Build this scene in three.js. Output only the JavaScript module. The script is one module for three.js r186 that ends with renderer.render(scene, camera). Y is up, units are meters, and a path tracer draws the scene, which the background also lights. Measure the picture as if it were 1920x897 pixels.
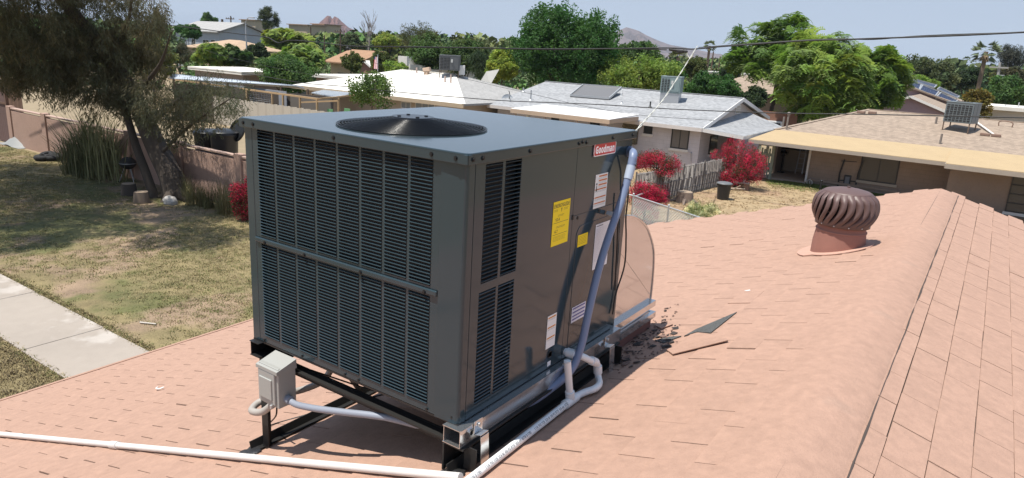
import * as THREE from 'three';
import { mergeGeometries } from 'three/addons/utils/BufferGeometryUtils.js';
import { RoundedBoxGeometry } from 'three/addons/geometries/RoundedBoxGeometry.js';

// ---------- camera, sky, sun, exposure ----------
const EYE = new THREE.Vector3(1.4208, 5.8414, 1.8378);
const YAW = 0.58836, PITCH = 0.26489, ROLL = 0.05751, FOCAL = 1310.55;
const scene = new THREE.Scene();
const camera = new THREE.PerspectiveCamera(2 * Math.atan(448.5 / FOCAL) * 180 / Math.PI, 1024 / 478, 0.05, 9000);
camera.rotation.order = 'YXZ';
camera.rotation.set(-PITCH, YAW, ROLL);
camera.position.copy(EYE);
scene.add(camera);

const SUN_DIR = new THREE.Vector3(-0.17, 1, 0.29).normalize();
{ // hazy blue desert sky: paler towards the horizon, a broad bright haze round the sun
  const W = 256, H = 128, data = new Float32Array(W * H * 4);
  for (let j = 0; j < H; j++) {
    const el = ((j + 0.5) / H - 0.5) * Math.PI, y = Math.sin(el);
    for (let i = 0; i < W; i++) {
      const az = ((i + 0.5) / W - 0.5) * 2 * Math.PI;
      const d = new THREE.Vector3(Math.cos(az) * Math.cos(el), y, Math.sin(az) * Math.cos(el));
      const t = Math.pow(Math.max(0, y), 0.62), c = Math.max(0, d.dot(SUN_DIR));
      const g = 0.18 * Math.pow(c, 8);
      let r = 0.445 - 0.26 * t + g, gg = 0.510 - 0.215 * t + g, b = 0.600 - 0.11 * t + g * 0.95;
      if (y < 0) { const k = Math.min(1, -y * 8); r = r * (1 - k) + 0.28 * k; gg = gg * (1 - k) + 0.24 * k; b = b * (1 - k) + 0.19 * k; }
      const o = (j * W + i) * 4;
      data[o] = r; data[o + 1] = gg; data[o + 2] = b; data[o + 3] = 1;
    }
  }
  const sky = new THREE.DataTexture(data, W, H, THREE.RGBAFormat, THREE.FloatType);
  sky.mapping = THREE.EquirectangularReflectionMapping;
  sky.magFilter = THREE.LinearFilter; sky.minFilter = THREE.LinearFilter; sky.needsUpdate = true;
  scene.background = sky; scene.environment = sky;
}
const sun = new THREE.DirectionalLight(new THREE.Color(1.0, 0.955, 0.87), 4.9);
sun.position.copy(SUN_DIR).multiplyScalar(120).add(new THREE.Vector3(-10, 0, -20));
sun.target.position.set(-10, 0, -20);
sun.castShadow = true;
Object.assign(sun.shadow.camera, { left: -70, right: 70, top: 70, bottom: -70, near: 1, far: 300 });
sun.shadow.mapSize.set(4096, 4096);
scene.add(sun, sun.target);
scene.fog = new THREE.FogExp2(new THREE.Color(0.46, 0.54, 0.66), 0.00011);

const renderer = new THREE.WebGLRenderer({ antialias: true });
renderer.toneMapping = THREE.LinearToneMapping;
renderer.toneMappingExposure = 1.3;
renderer.shadowMap.enabled = true;
renderer.setSize(1024, 478);

// ---------- helpers ----------
const V = (x, y, z) => new THREE.Vector3(x, y, z);
function rng(a) { return () => { a = (a + 0x6d2b79f5) | 0; let t = Math.imul(a ^ (a >>> 15), 1 | a); t = (t + Math.imul(t ^ (t >>> 7), 61 | t)) ^ t; return ((t ^ (t >>> 14)) >>> 0) / 4294967296; }; }
const R0 = rng(77);
const BASIS = (() => { const e = new THREE.Matrix4().makeRotationFromEuler(camera.rotation).elements; return [V(e[0], e[1], e[2]), V(e[4], e[5], e[6]), V(-e[8], -e[9], -e[10])]; })();
// survey helpers: where a sight line of the photograph meets a level plane, an east-west plane, or a given depth
const sight = (px, py) => BASIS[0].clone().multiplyScalar((px - 960) / FOCAL).addScaledVector(BASIS[1], (448.5 - py) / FOCAL).add(BASIS[2]);
const atY = (px, py, y = 0) => { const v = sight(px, py); return EYE.clone().addScaledVector(v, (y - EYE.y) / v.y); };
const atZ = (px, py, z) => { const v = sight(px, py); return EYE.clone().addScaledVector(v, (z - EYE.z) / v.z); };
const atX = (px, py, x) => { const v = sight(px, py); return EYE.clone().addScaledVector(v, (x - EYE.x) / v.x); };
const atD = (px, py, d) => EYE.clone().addScaledVector(sight(px, py), d);
const pix = (p) => { const d = p.clone().sub(EYE), w = d.dot(BASIS[2]); return [960 + FOCAL * d.dot(BASIS[0]) / w, 448.5 - FOCAL * d.dot(BASIS[1]) / w, w]; };

const used = new Map();
function numbered(n) { const k = used.get(n) || 0; used.set(n, k + 1); return k ? n + '_' + String(k).padStart(3, '0') : n; }
function thing(name, label, category, pos = [0, 0, 0], group, turn = 0) {
  const o = new THREE.Group(); o.name = numbered(name); o.position.set(...(pos.isVector3 ? pos.toArray() : pos)); o.rotation.y = turn;
  o.userData = { label, category }; if (group) o.userData.group = group;
  scene.add(o); return o;
}
function clean(g) {
  if (g.index) g = g.toNonIndexed();
  for (const k of Object.keys(g.attributes)) if (!['position', 'normal', 'uv'].includes(k)) g.deleteAttribute(k);
  if (!g.attributes.uv) g.setAttribute('uv', new THREE.BufferAttribute(new Float32Array(g.attributes.position.count * 2), 2));
  g.clearGroups(); return g;
}
function metreUV(g) { // uv in metres on each face by the way it points
  const p = g.attributes.position, n = p.count, uv = new Float32Array(n * 2);
  const a = V(), b = V(), c = V();
  for (let i = 0; i < n; i += 3) {
    a.fromBufferAttribute(p, i); b.fromBufferAttribute(p, i + 1).sub(a); c.fromBufferAttribute(p, i + 2).sub(a); b.cross(c);
    const x = Math.abs(b.x), y = Math.abs(b.y), z = Math.abs(b.z);
    for (let k = i; k < i + 3; k++) {
      const X = p.getX(k), Y = p.getY(k), Z = p.getZ(k);
      if (y >= x && y >= z) { uv[2 * k] = X; uv[2 * k + 1] = -Z; } else if (x >= z) { uv[2 * k] = Z; uv[2 * k + 1] = Y; } else { uv[2 * k] = X; uv[2 * k + 1] = Y; }
    }
  }
  g.setAttribute('uv', new THREE.BufferAttribute(uv, 2)); return g;
}
function merged(list, keepUV) {
  list = [].concat(list).flat(9).map(clean);
  const g = list.length > 1 ? mergeGeometries(list) : list[0];
  return keepUV ? g : metreUV(g);
}
function part(name, list, mat, parent, opt = {}) {
  const m = new THREE.Mesh(list.isBufferGeometry && opt.asIs ? list : merged(list, opt.keepUV), mat);
  m.name = name; m.castShadow = m.receiveShadow = true;
  if (opt.label) m.userData.label = opt.label;
  if (opt.kind) m.userData.kind = opt.kind;
  if (opt.at) m.position.set(...opt.at);
  parent.add(m); return m;
}
function single(name, label, category, list, mat, opt = {}) {
  const m = part(numbered(name), list, mat, scene, opt); m.userData = { label, category }; if (opt.group) m.userData.group = opt.group; return m;
}
function struct(name, list, mat, opt = {}) { const m = part(name, list, mat, scene, { ...opt, kind: 'structure' }); return m; }
function again(src, label, pos, turn) { // a copy of a thing with its parts, under the next number
  const c = src.clone(); c.name = numbered(src.name.replace(/_\d{3}$/, '')); if (label) c.userData = { ...src.userData, label }; else c.userData = { ...src.userData };
  if (pos) c.position.set(...(pos.isVector3 ? pos.toArray() : pos)); if (turn !== undefined) c.rotation.y = turn;
  scene.add(c); return c;
}
const xf = (g, x = 0, y = 0, z = 0, rx = 0, ry = 0, rz = 0) => { if (rx) g.rotateX(rx); if (ry) g.rotateY(ry); if (rz) g.rotateZ(rz); return g.translate(x, y, z); };
const box = (w, h, d, x = 0, y = 0, z = 0, rx = 0, ry = 0, rz = 0) => xf(new THREE.BoxGeometry(w, h, d), x, y, z, rx, ry, rz);
const rbox = (w, h, d, r, x = 0, y = 0, z = 0, rx = 0, ry = 0, rz = 0) => xf(new RoundedBoxGeometry(w, h, d, 2, r), x, y, z, rx, ry, rz);
// a box given by its limits
const lim = (x0, x1, y0, y1, z0, z1) => box(x1 - x0, y1 - y0, z1 - z0, (x0 + x1) / 2, (y0 + y1) / 2, (z0 + z1) / 2);
const cyl = (r1, r2, h, x = 0, y = 0, z = 0, rx = 0, rz = 0, n = 16, open = false) => xf(new THREE.CylinderGeometry(r2, r1, h, n, 1, open), x, y, z, rx, 0, rz);
const ball = (r, x, y, z, n = 10) => new THREE.SphereGeometry(r, n, Math.ceil(n * 0.7)).translate(x, y, z);
function tube(pts, r, seg = 0, n = 10, closed = false, tension = 0.5) {
  const c = new THREE.CatmullRomCurve3(pts.map((p) => (p.isVector3 ? p : V(...p))), closed, 'centripetal', tension);
  return new THREE.TubeGeometry(c, seg || pts.length * 6, r, n, closed);
}
function bar(a, b, r, n = 10, r2 = r) { // straight round bar between two points
  a = a.isVector3 ? a : V(...a); b = b.isVector3 ? b : V(...b);
  const d = b.clone().sub(a), g = new THREE.CylinderGeometry(r2, r, d.length(), n);
  g.applyQuaternion(new THREE.Quaternion().setFromUnitVectors(V(0, 1, 0), d.clone().normalize()));
  return g.translate((a.x + b.x) / 2, (a.y + b.y) / 2, (a.z + b.z) / 2);
}
function beam(a, b, w, h) { // straight square bar
  a = a.isVector3 ? a : V(...a); b = b.isVector3 ? b : V(...b);
  const m = new THREE.Matrix4().lookAt(b, a, V(0, 1, 0.0001)), g = new THREE.BoxGeometry(w, h, a.distanceTo(b));
  return g.applyMatrix4(m).translate((a.x + b.x) / 2, (a.y + b.y) / 2, (a.z + b.z) / 2);
}
function slab(pts, t) { // a flat or slightly twisted polygon with thickness t downwards
  const n = pts.length, pos = [], tri = (a, b, c) => pos.push(...a.toArray(), ...b.toArray(), ...c.toArray());
  const low = pts.map((p) => p.clone().add(V(0, -t, 0)));
  const e = V().subVectors(pts[1], pts[0]).cross(V().subVectors(pts[2], pts[0])); const up = e.y > 0;
  for (let i = 1; i < n - 1; i++) { if (up) { tri(pts[0], pts[i], pts[i + 1]); tri(low[0], low[i + 1], low[i]); } else { tri(pts[0], pts[i + 1], pts[i]); tri(low[0], low[i], low[i + 1]); } }
  for (let i = 0; i < n; i++) { const j = (i + 1) % n; if (up) { tri(pts[i], low[i], low[j]); tri(pts[i], low[j], pts[j]); } else { tri(pts[i], low[j], low[i]); tri(pts[i], pts[j], low[j]); } }
  const g = new THREE.BufferGeometry(); g.setAttribute('position', new THREE.Float32BufferAttribute(pos, 3)); g.computeVertexNormals(); return g;
}
const prism = (pts, y0, y1) => slab(pts.map((p) => V(p.x, y1, p.z)), y1 - y0);
function sheet(outline, holes, t, bevel = 0) { // extruded shape in xy, thickness along +z
  const s = new THREE.Shape(outline.map((p) => new THREE.Vector2(...p)));
  for (const h of holes || []) s.holes.push(new THREE.Path(h.map((p) => new THREE.Vector2(...p))));
  return new THREE.ExtrudeGeometry(s, { depth: t, bevelEnabled: bevel > 0, bevelSize: bevel, bevelThickness: bevel, bevelSegments: 2, curveSegments: 12 });
}
const rect = (x0, x1, y0, y1) => [[x0, y0], [x1, y0], [x1, y1], [x0, y1]];
const rrect = (x0, x1, y0, y1, r, n = 5) => { const o = []; for (const [cx, cy, a] of [[x1 - r, y0 + r, -90], [x1 - r, y1 - r, 0], [x0 + r, y1 - r, 90], [x0 + r, y0 + r, 180]]) for (let i = 0; i <= n; i++) { const t = (a + 90 * i / n) * Math.PI / 180; o.push([cx + r * Math.cos(t), cy + r * Math.sin(t)]); } return o; };

// ---------- noise and materials ----------
function lattice(seed, n) { const r = rng(seed), a = new Float32Array(n * n); for (let i = 0; i < n * n; i++) a[i] = r(); return (x, y) => { const xi = Math.floor(x), yi = Math.floor(y), fx = x - xi, fy = y - yi, u = fx * fx * (3 - 2 * fx), v = fy * fy * (3 - 2 * fy), m = (k) => ((k % n) + n) % n; const g = (i, j) => a[m(j) * n + m(i)]; return (g(xi, yi) * (1 - u) + g(xi + 1, yi) * u) * (1 - v) + (g(xi, yi + 1) * (1 - u) + g(xi + 1, yi + 1) * u) * v; }; }
function fbm(seed, base, oct = 4) { const ls = []; for (let i = 0; i < oct; i++) ls.push(lattice(seed + i * 13, base << i)); return (u, v) => { let s = 0, a = 0.5, t = 0; for (let i = 0; i < oct; i++) { s += a * ls[i](u * (base << i), v * (base << i)); t += a; a *= 0.55; } return s / t; }; }
function tex(n, fn, repeat = 1, srgb = true) { // fn(u, v) -> linear [r, g, b] in 0..1
  const d = new Uint8Array(n * n * 4), enc = (c) => { c = Math.min(1, Math.max(0, c)); return 255 * (srgb ? (c <= 0.0031308 ? 12.92 * c : 1.055 * Math.pow(c, 1 / 2.4) - 0.055) : c); };
  for (let j = 0; j < n; j++) for (let i = 0; i < n; i++) { const c = fn((i + 0.5) / n, (j + 0.5) / n), o = (j * n + i) * 4; d[o] = enc(c[0]); d[o + 1] = enc(c[1]); d[o + 2] = enc(c[2]); d[o + 3] = 255; }
  const t = new THREE.DataTexture(d, n, n); t.wrapS = t.wrapT = THREE.RepeatWrapping; t.magFilter = THREE.LinearFilter; t.minFilter = THREE.LinearMipmapLinearFilter; t.generateMipmaps = true;
  if (srgb) t.colorSpace = THREE.SRGBColorSpace; t.repeat.set(repeat, repeat); t.needsUpdate = true; return t;
}
const lin = (r, g, b) => new THREE.Color().setRGB(r, g, b);
const std = (c, rough = 0.8, o = {}) => new THREE.MeshStandardMaterial({ color: Array.isArray(c) ? lin(...c) : c, roughness: rough, ...o });
const phy = (c, rough, o = {}) => new THREE.MeshPhysicalMaterial({ color: Array.isArray(c) ? lin(...c) : c, roughness: rough, ...o });
// neutral grain shared by many paints: mean 1, multiplied by the material's colour
const n1 = fbm(11, 4, 6), n2 = fbm(29, 32, 3), n3 = fbm(47, 6, 5);
const grainTex = tex(512, (u, v) => { const k = 0.86 + 0.16 * n1(u, v) + 0.12 * (n2(u, v) - 0.5) + 0.03 * R0(); return [k, k, k]; }, 0.5);
const speckTex = tex(512, (u, v) => { const s = R0(); let k = 0.9 + 0.1 * n3(u, v) + (s < 0.05 ? -0.14 : s > 0.97 ? 0.08 : 0) + 0.05 * (R0() - 0.5); return [k, k, k]; }, 1.4);
const gritBump = tex(512, (u, v) => { const k = 0.55 * n2(u, v) + 0.3 * R0() + 0.15 * n1(u, v); return [k, k, k]; }, 1.4, false);
const softBump = tex(256, (u, v) => { const k = n1(u, v); return [k, k, k]; }, 1, false);
const matt = (c, rough = 0.9, o = {}) => std(c, rough, { map: grainTex, ...o });
// ---------- ground ----------
{
  const a = fbm(101, 3, 6), b = fbm(131, 24, 4);
  const dirt = tex(512, (u, v) => { const k = 0.72 + 0.35 * a(u, v) + 0.25 * (b(u, v) - 0.5) + 0.06 * (R0() - 0.5), g = b(v, u); return [0.30 * k, 0.225 * k + 0.012 * g, 0.145 * k]; }, 1 / 9);
  const g = new THREE.CircleGeometry(7000, 96).rotateX(-Math.PI / 2);
  struct('ground', g, std(0xffffff, 0.97, { map: dirt }));

  // lawn by the tree: worn grass with straw and bare soil
  const c1 = fbm(211, 5, 5), c2 = fbm(223, 30, 4), c3 = fbm(227, 7, 4);
  const lawnTex = tex(1024, (u, v) => {
    const k = 0.6 + 0.6 * c2(u, v) + 0.45 * (R0() - 0.5), w = c1(u, v) * 1.15 + 0.25 * (c2(v, u) - 0.5), s = c3(u, v);
    const green = [0.130, 0.128, 0.048], straw = [0.225, 0.178, 0.088], soil = [0.290, 0.205, 0.135];
    const q = THREE.MathUtils.smoothstep(w, 0.42, 0.62), e = THREE.MathUtils.smoothstep(s, 0.56, 0.68);
    return [0, 1, 2].map((i) => ((green[i] * (1 - q) + straw[i] * q) * (1 - e) + soil[i] * e) * k);
  }, 1 / 14);
  struct('lawn', [lim(-46, -9.9, -0.05, 0.004, -12.4, -4.42), lim(-46, -9.9, -0.05, 0.004, -2.95, 12)], std(0xffffff, 0.97, { map: lawnTex }));
  // yard of the neighbours: dry bleached grass
  const d1 = fbm(311, 6, 5), d2 = fbm(317, 40, 3);
  const dryTex = tex(1024, (u, v) => {
    const k = 0.66 + 0.5 * d2(u, v) + 0.40 * (R0() - 0.5), q = THREE.MathUtils.smoothstep(d1(u, v), 0.45, 0.66);
    const straw = [0.350, 0.255, 0.145], soil = [0.31, 0.205, 0.125];
    return [0, 1, 2].map((i) => (straw[i] * (1 - q) + soil[i] * q) * k);
  }, 1 / 10);
  struct('dry_yard', lim(-19, 12, -0.05, 0.006, -36, -12.2), std(0xffffff, 0.97, { map: dryTex }));
  // concrete path: separate slabs
  const conc = tex(512, (u, v) => { const k = 0.84 + 0.2 * a(u, v) + 0.10 * (b(u, v) - 0.5) + 0.05 * (R0() - 0.5), st = THREE.MathUtils.smoothstep(a(v + 0.3, u), 0.6, 0.7) * 0.10; return [0.355 * k + st, 0.305 * k + st, 0.26 * k + st]; }, 1 / 4);
  const pm = std(0xffffff, 0.93, { map: conc, bumpMap: gritBump, bumpScale: 0.002 });
  const path = new THREE.Group(); path.name = 'concrete_path'; path.userData = { kind: 'structure' }; scene.add(path);
  for (let x = -9.4, i = 0; x > -44; x -= 3.05, i++) part('concrete_slab', rbox(3.038, 0.1, 1.46, 0.008, x - 1.52, -0.028 + 0.004 * (i % 3), -3.69 - 0.013 * i + 0.0), pm, path);
}

// ---------- the pink-roofed house we stand on ----------
const TAN = 0.31, ANG = Math.atan(TAN), CA = Math.cos(ANG), SA = Math.sin(ANG), XC = 1.08, YC = 5.5 - 1.217 + TAN * XC;
const ZF = -7.12, ZN = 6.4, XE = -5.06, LS = (XC - XE) / CA;
const roofY = (x) => YC - TAN * Math.abs(x - XC);
const ours = thing('pink_roofed_house', 'single storey house under a low pink painted shingle roof in the foreground', 'house');
{
  const paintC = [0.412, 0.254, 0.188];
  const p1 = fbm(401, 3, 5), p2 = fbm(409, 40, 3);
  const paintTex = tex(1024, (u, v) => {
    const s = R0(), k = 0.91 + 0.11 * p1(u, v) + 0.24 * (p2(u, v) - 0.5) + 0.14 * (R0() - 0.5) - (s < 0.035 ? 0.24 : 0) + (s > 0.985 ? 0.12 : 0), w = THREE.MathUtils.smoothstep(p1(v + 0.37, u + 0.11), 0.60, 0.72);
    return [paintC[0] * k * (1 - 0.06 * w), paintC[1] * k * (1 - 0.02 * w), paintC[2] * k];
  }, 0.8);
  const pb = gritBump.clone(); pb.repeat.set(3, 3); pb.needsUpdate = true;
  const tints = [1, 0.985, 1.008, 0.992, 1.004, 0.975].map((k) => std([k, k, k * 0.995], 0.88, { map: paintTex, bumpMap: pb, bumpScale: 0.0030 }));
  const felt = std([0.070, 0.052, 0.043], 0.95);
  const stucco = matt([0.46, 0.33, 0.26], 0.95, { bumpMap: gritBump, bumpScale: 0.004 });
  // body below the roof
  part('wall', lim(-4.5, 6.6, 0, 2.75, ZF + 0.45, ZN - 0.4), stucco, ours);
  part('gable_wall', sheet([[-4.5, 2.75], [6.6, 2.75], [XC, YC - 0.16]], null, 0.15).translate(0, 0, ZF + 0.45), stucco, ours);
  const slopeL = part('roof_slope', slab([V(XC, YC, ZF), V(XC, YC, ZN), V(XE, roofY(XE), ZN), V(XE, roofY(XE), ZF)], 0.16), felt, ours);
  const slopeR = part('roof_slope', slab([V(XC, YC, ZF), V(XC, YC, ZN), V(2 * XC - XE, roofY(XE), ZN), V(2 * XC - XE, roofY(XE), ZF)], 0.16), felt, ours);
  part('fascia', lim(XE - 0.03, XE - 0.002, roofY(XE) - 0.17, roofY(XE) + 0.012, ZF, ZN), tints[1], ours);
  part('fascia', lim(2 * XC - XE + 0.002, 2 * XC - XE + 0.03, roofY(XE) - 0.17, roofY(XE) + 0.012, ZF, ZN), tints[1], ours);
  part('rake_board', [[V(XC, YC + 0.006, ZF - 0.025), V(XC, YC + 0.006, ZF - 0.002), V(XE, roofY(XE) + 0.006, ZF - 0.002), V(XE, roofY(XE) + 0.006, ZF - 0.025)], [V(XC, YC + 0.006, ZF - 0.025), V(XC, YC + 0.006, ZF - 0.002), V(2 * XC - XE, roofY(XE) + 0.006, ZF - 0.002), V(2 * XC - XE, roofY(XE) + 0.006, ZF - 0.025)]].map((q) => slab(q, 0.18)), tints[0], ours);

  // shingle tabs: wedges 5-8 mm thick at the butt, half a tab offset from course to course
  const E = 0.145, WT = 0.305, geos = [], gaps = [0.0006, 0.0045, 0.0080];
  for (const gap of gaps) for (let k = 0; k < 4; k++) for (const open of [0, 1]) {
    const g = new THREE.BoxGeometry(E - (open ? 0.0045 : 0.0004), 1, WT - gap, 1, 1, 1).toNonIndexed(), p = g.attributes.position;
    for (let i = 0; i < p.count; i++) { const top = p.getY(i) > 0; p.setY(i, top ? (p.getX(i) > 0 ? 0.0085 : 0.0045) : -0.001); p.setX(i, p.getX(i) + E / 2); }
    g.computeVertexNormals(); metreUV(g);
    const uv = g.attributes.uv; for (let i = 0; i < uv.count; i++) uv.setXY(i, uv.getX(i) + 0.37 * k + gap * 40, uv.getY(i) + 0.61 * k);
    geos.push(g);
  }
  const rr = rng(5), tabs = [];
  const courses = (side, s0, s1, z0, z1) => {
    const X = V(side * CA, -SA, 0), Y = V(side * SA, CA, 0), Z = V(0, 0, side);
    for (let s = s0, row = 0; s < s1 - 0.02; s += E, row++) {
      const phase = (row % 2) * WT / 2 + (rr() - 0.5) * 0.02, rowLift = (rr() - 0.5) * 0.0008;
      for (let z = z0 + phase; z < z1; z += WT) {
        const r = rr(), gap = side < 0 ? (r < 0.20 ? 0 : r < 0.55 ? 1 : 2) : (r < 0.15 ? 0 : r < 0.8 ? 1 : 2);
        const ds = side > 0 ? (rr() - 0.5) * 0.003 : 0, lift = rowLift + (rr() - 0.5) * 0.0012 + (rr() < 0.07 ? 0.004 * rr() : 0);
        const m = new THREE.Matrix4().makeBasis(X, Y, Z).setPosition(XC + side * CA * (s + ds) + Y.x * lift, YC - SA * (s + ds) + Y.y * lift, z + (rr() - 0.5) * 0.004);
        const cx = XC + side * CA * (s + 0.07), c = V(cx, roofY(cx), z), q = pix(c);
        const inView = q[2] > 0.3 && q[0] > -40 && q[0] < 1960 && q[1] > 300 && q[1] < 940;
        const view = EYE.clone().sub(c), d2 = view.lengthSq();
        const size = inView && view.dot(Y) > 0 ? view.dot(Y) / Math.pow(d2, 1.5) : 0;
        tabs.push({ m, g: gap * 8 + 2 * Math.floor(rr() * 4) + (side > 0 ? 1 : 0), t: Math.floor(rr() * tints.length), size, parent: side < 0 ? slopeL : slopeR });
      }
    }
  };
  courses(-1, 0.13, LS, ZF + 0.01, 2.6);
  courses(1, 0.104, 3.2, ZF + 0.01, 3.4);
  tabs.sort((a, b) => b.size - a.size);
  tabs.slice(0, 300).forEach((t) => { const m = new THREE.Mesh(geos[t.g], tints[t.t]); m.name = 'shingle'; m.castShadow = m.receiveShadow = true; m.applyMatrix4(t.m); t.parent.add(m); });
  const rest = mergeGeometries(tabs.slice(300).map((t) => geos[t.g].clone().applyMatrix4(t.m)));
  const field = new THREE.Mesh(rest, tints[0]); field.name = 'shingle_field'; field.userData.kind = 'stuff'; field.castShadow = field.receiveShadow = true; ours.add(field);
  // painted sheet over the parts of the roof behind the viewer
  part('rear_roofing', [slab([V(XC - 0.02, YC + 0.006, 2.72), V(XC - 0.02, YC + 0.006, ZN), V(XE, roofY(XE) + 0.006, ZN), V(XE, roofY(XE) + 0.006, 2.72)], 0.004),
    slab([V(XC + 3.3 * CA, YC - 3.3 * SA + 0.006, ZF), V(XC + 3.3 * CA, YC - 3.3 * SA + 0.006, ZN), V(2 * XC - XE, roofY(XE) + 0.006, ZN), V(2 * XC - XE, roofY(XE) + 0.006, ZF)], 0.004)], tints[0], ours);
  // ridge cap: thickly painted, softly rounded, a little uneven along its length
  const nz = 150, prof = [], capN = fbm(61, 8, 4); // across: s from left edge to right edge
  for (let i = 0; i <= 12; i++) prof.push(-0.21 + 0.385 * i / 12);
  const pos = [], idx = [], uv = [];
  for (let j = 0; j <= nz; j++) { const z = ZF - 0.01 + (4.6 - ZF) * j / nz; for (let i = 0; i <= 12; i++) {
    const s = prof[i], edge = i === 0 || i === 12, wob = (capN(j / nz, i * 0.05) - 0.5);
    const h = edge ? (i === 0 ? 0.004 : 0.0065) : 0.0115 + 0.0035 * wob - 0.012 * Math.exp(-s * s / 0.0012) * 0.6;
    const w = s + (i === 12 ? 0.007 * (capN(j * 3.1 / nz, 0.4) - 0.5) : 0);
    pos.push(XC + w * CA, YC - Math.abs(w) * SA * (1 - 0.25 * Math.exp(-w * w / 0.0016)) - (Math.abs(w) < 0.03 ? 0.002 : 0) + h, z); uv.push(w, z);
    if (i < 12 && j < nz) { const a = j * 13 + i; idx.push(a, a + 13, a + 1, a + 1, a + 13, a + 14); }
  } }
  const base = pos.length / 3; // hanging edge on the right so that it has thickness
  for (let j = 0; j <= nz; j++) { const a = (j * 13 + 12) * 3; pos.push(pos[a], pos[a + 1] - 0.006, pos[a + 2]); uv.push(uv[(j * 13 + 12) * 2] + 0.01, uv[(j * 13 + 12) * 2 + 1]); if (j < nz) { const t = j * 13 + 12; idx.push(t, t + 13, base + j, base + j, t + 13, base + j + 1); } }
  const cg = new THREE.BufferGeometry(); cg.setAttribute('position', new THREE.Float32BufferAttribute(pos, 3)); cg.setAttribute('uv', new THREE.Float32BufferAttribute(uv, 2)); cg.setIndex(idx); cg.computeVertexNormals();
  part('ridge_cap', cg, tints[0], ours, { keepUV: true });
  // the paint has cracked open along the right edge of the cap: an uneven black gap
  { const rp = [], ri = [], cn = fbm(83, 40, 4), m = 420; for (let j = 0; j <= m; j++) { const z = ZF + 0.02 + (3.0 - ZF) * j / m, w = Math.max(0.0006, 0.0026 + 0.010 * (cn(j / m, 0.2) - 0.42)), c = 0.1765 + 0.005 * (cn(j / m, 0.7) - 0.5); for (const s of [c - w / 2, c + w]) rp.push(XC + s * CA + SA * 0.0135, YC - s * SA + CA * 0.0135, z); if (j < m) ri.push(2 * j, 2 * j + 2, 2 * j + 1, 2 * j + 1, 2 * j + 2, 2 * j + 3); }
    const cgx = new THREE.BufferGeometry(); cgx.setAttribute('position', new THREE.Float32BufferAttribute(rp, 3)); cgx.setIndex(ri); cgx.computeVertexNormals(); part('open_crack', cgx, felt, ours, { label: 'black crack along the right edge of the ridge cap' }); }
  // torn place: a tab has come off and the black granules of the old roof show
  const onRoof = (px, py, h = 0.012) => { const n = V(-SA, CA, 0), o = V(XC, YC, 0).addScaledVector(n, h), v = sight(px, py); return EYE.clone().addScaledVector(v, o.sub(EYE).dot(n) / v.dot(n)); };
  const gran = tex(256, () => { const k = R0(), q = k > 0.82 ? 0.20 : 0.035 + 0.05 * R0(); return [q, q, q * 0.97]; }, 3);
  const black = std(0xffffff, 0.95, { map: gran, bumpMap: gritBump, bumpScale: 0.003 });
  part('bare_felt_patch', [slab([[1382, 585], [1333, 624], [1308, 622], [1283, 630], [1306, 617]].map(([x, y]) => onRoof(x, y, 0.0125)), 0.006), slab([[1278, 630], [1244, 643], [1228, 638], [1250, 632]].map(([x, y]) => onRoof(x, y, 0.0128)), 0.006)], black, ours, { label: 'torn spot with black granules showing beside the air duct' });
  const flapMat = tints[3];
  const f1 = [[1249, 655], [1262, 664], [1366, 638], [1362, 634], [1338, 632], [1290, 644]].map(([x, y], i) => onRoof(x, y, 0.014 + (i === 1 || i === 2 ? 0.006 : 0.002)));
  single('loose_shingle', 'loose broken pink shingle lying beside the black torn patch near the duct', 'shingle', slab(f1, 0.005), flapMat);
  const f2 = [[1228, 610], [1258, 604], [1262, 608], [1240, 616]].map(([x, y]) => onRoof(x, y, 0.016));
  single('loose_shingle', 'small loose shingle fragment right at the foot of the metal duct', 'shingle', slab(f2, 0.005), flapMat);
  // crumbs of old roofing round the duct
  const cr = rng(91), cg2 = [], cg3 = [];
  for (let i = 0; i < 250; i++) { // flakes and crumbs, thickest in the corner by the duct and thinning outwards
    const t = cr(), px = 1148 + 118 * t + (cr() - 0.5) * 20, py = 676 - (px - 1148) * 0.60 + (cr() + cr() - 1) * (34 + 14 * t), p = onRoof(px, py, 0.0125), big = cr() < 0.16, s = big ? 0.012 + 0.022 * cr() : 0.003 + 0.006 * cr(), m = 4 + Math.floor(cr() * 4), o = [];
    for (let k = 0; k < m; k++) { const a = k * 6.2832 / m + cr() * 0.7, q = s * (0.55 + 0.7 * cr()); o.push([q * Math.cos(a), q * Math.sin(a)]); }
    const g = sheet(o, null, 0.002 + 0.002 * cr()); g.rotateX(-Math.PI / 2 + (cr() - 0.5) * 0.35); g.rotateZ(ANG + (cr() - 0.5) * 0.35); (cr() < 0.5 ? cg2 : cg3).push(g.translate(p.x, p.y, p.z));
  }
  const deb = part('roofing_debris', cg2, std([0.05, 0.04, 0.037], 0.95), scene, { kind: 'stuff' });
  const deb2 = part('roofing_debris', cg3, std([0.20, 0.125, 0.10], 0.95), scene, { kind: 'stuff' }); deb2.userData.label = 'brownish pink flakes of old roofing at the foot of the metal duct'; deb2.userData.category = 'debris';
  deb.userData.label = 'dark crumbs of old roofing scattered at the foot of the metal duct'; deb.userData.category = 'debris';
  // little white scraps
  const scrap = std([0.75, 0.72, 0.68], 0.8);
  const s1 = onRoof(299, 729, 0.016);
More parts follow.
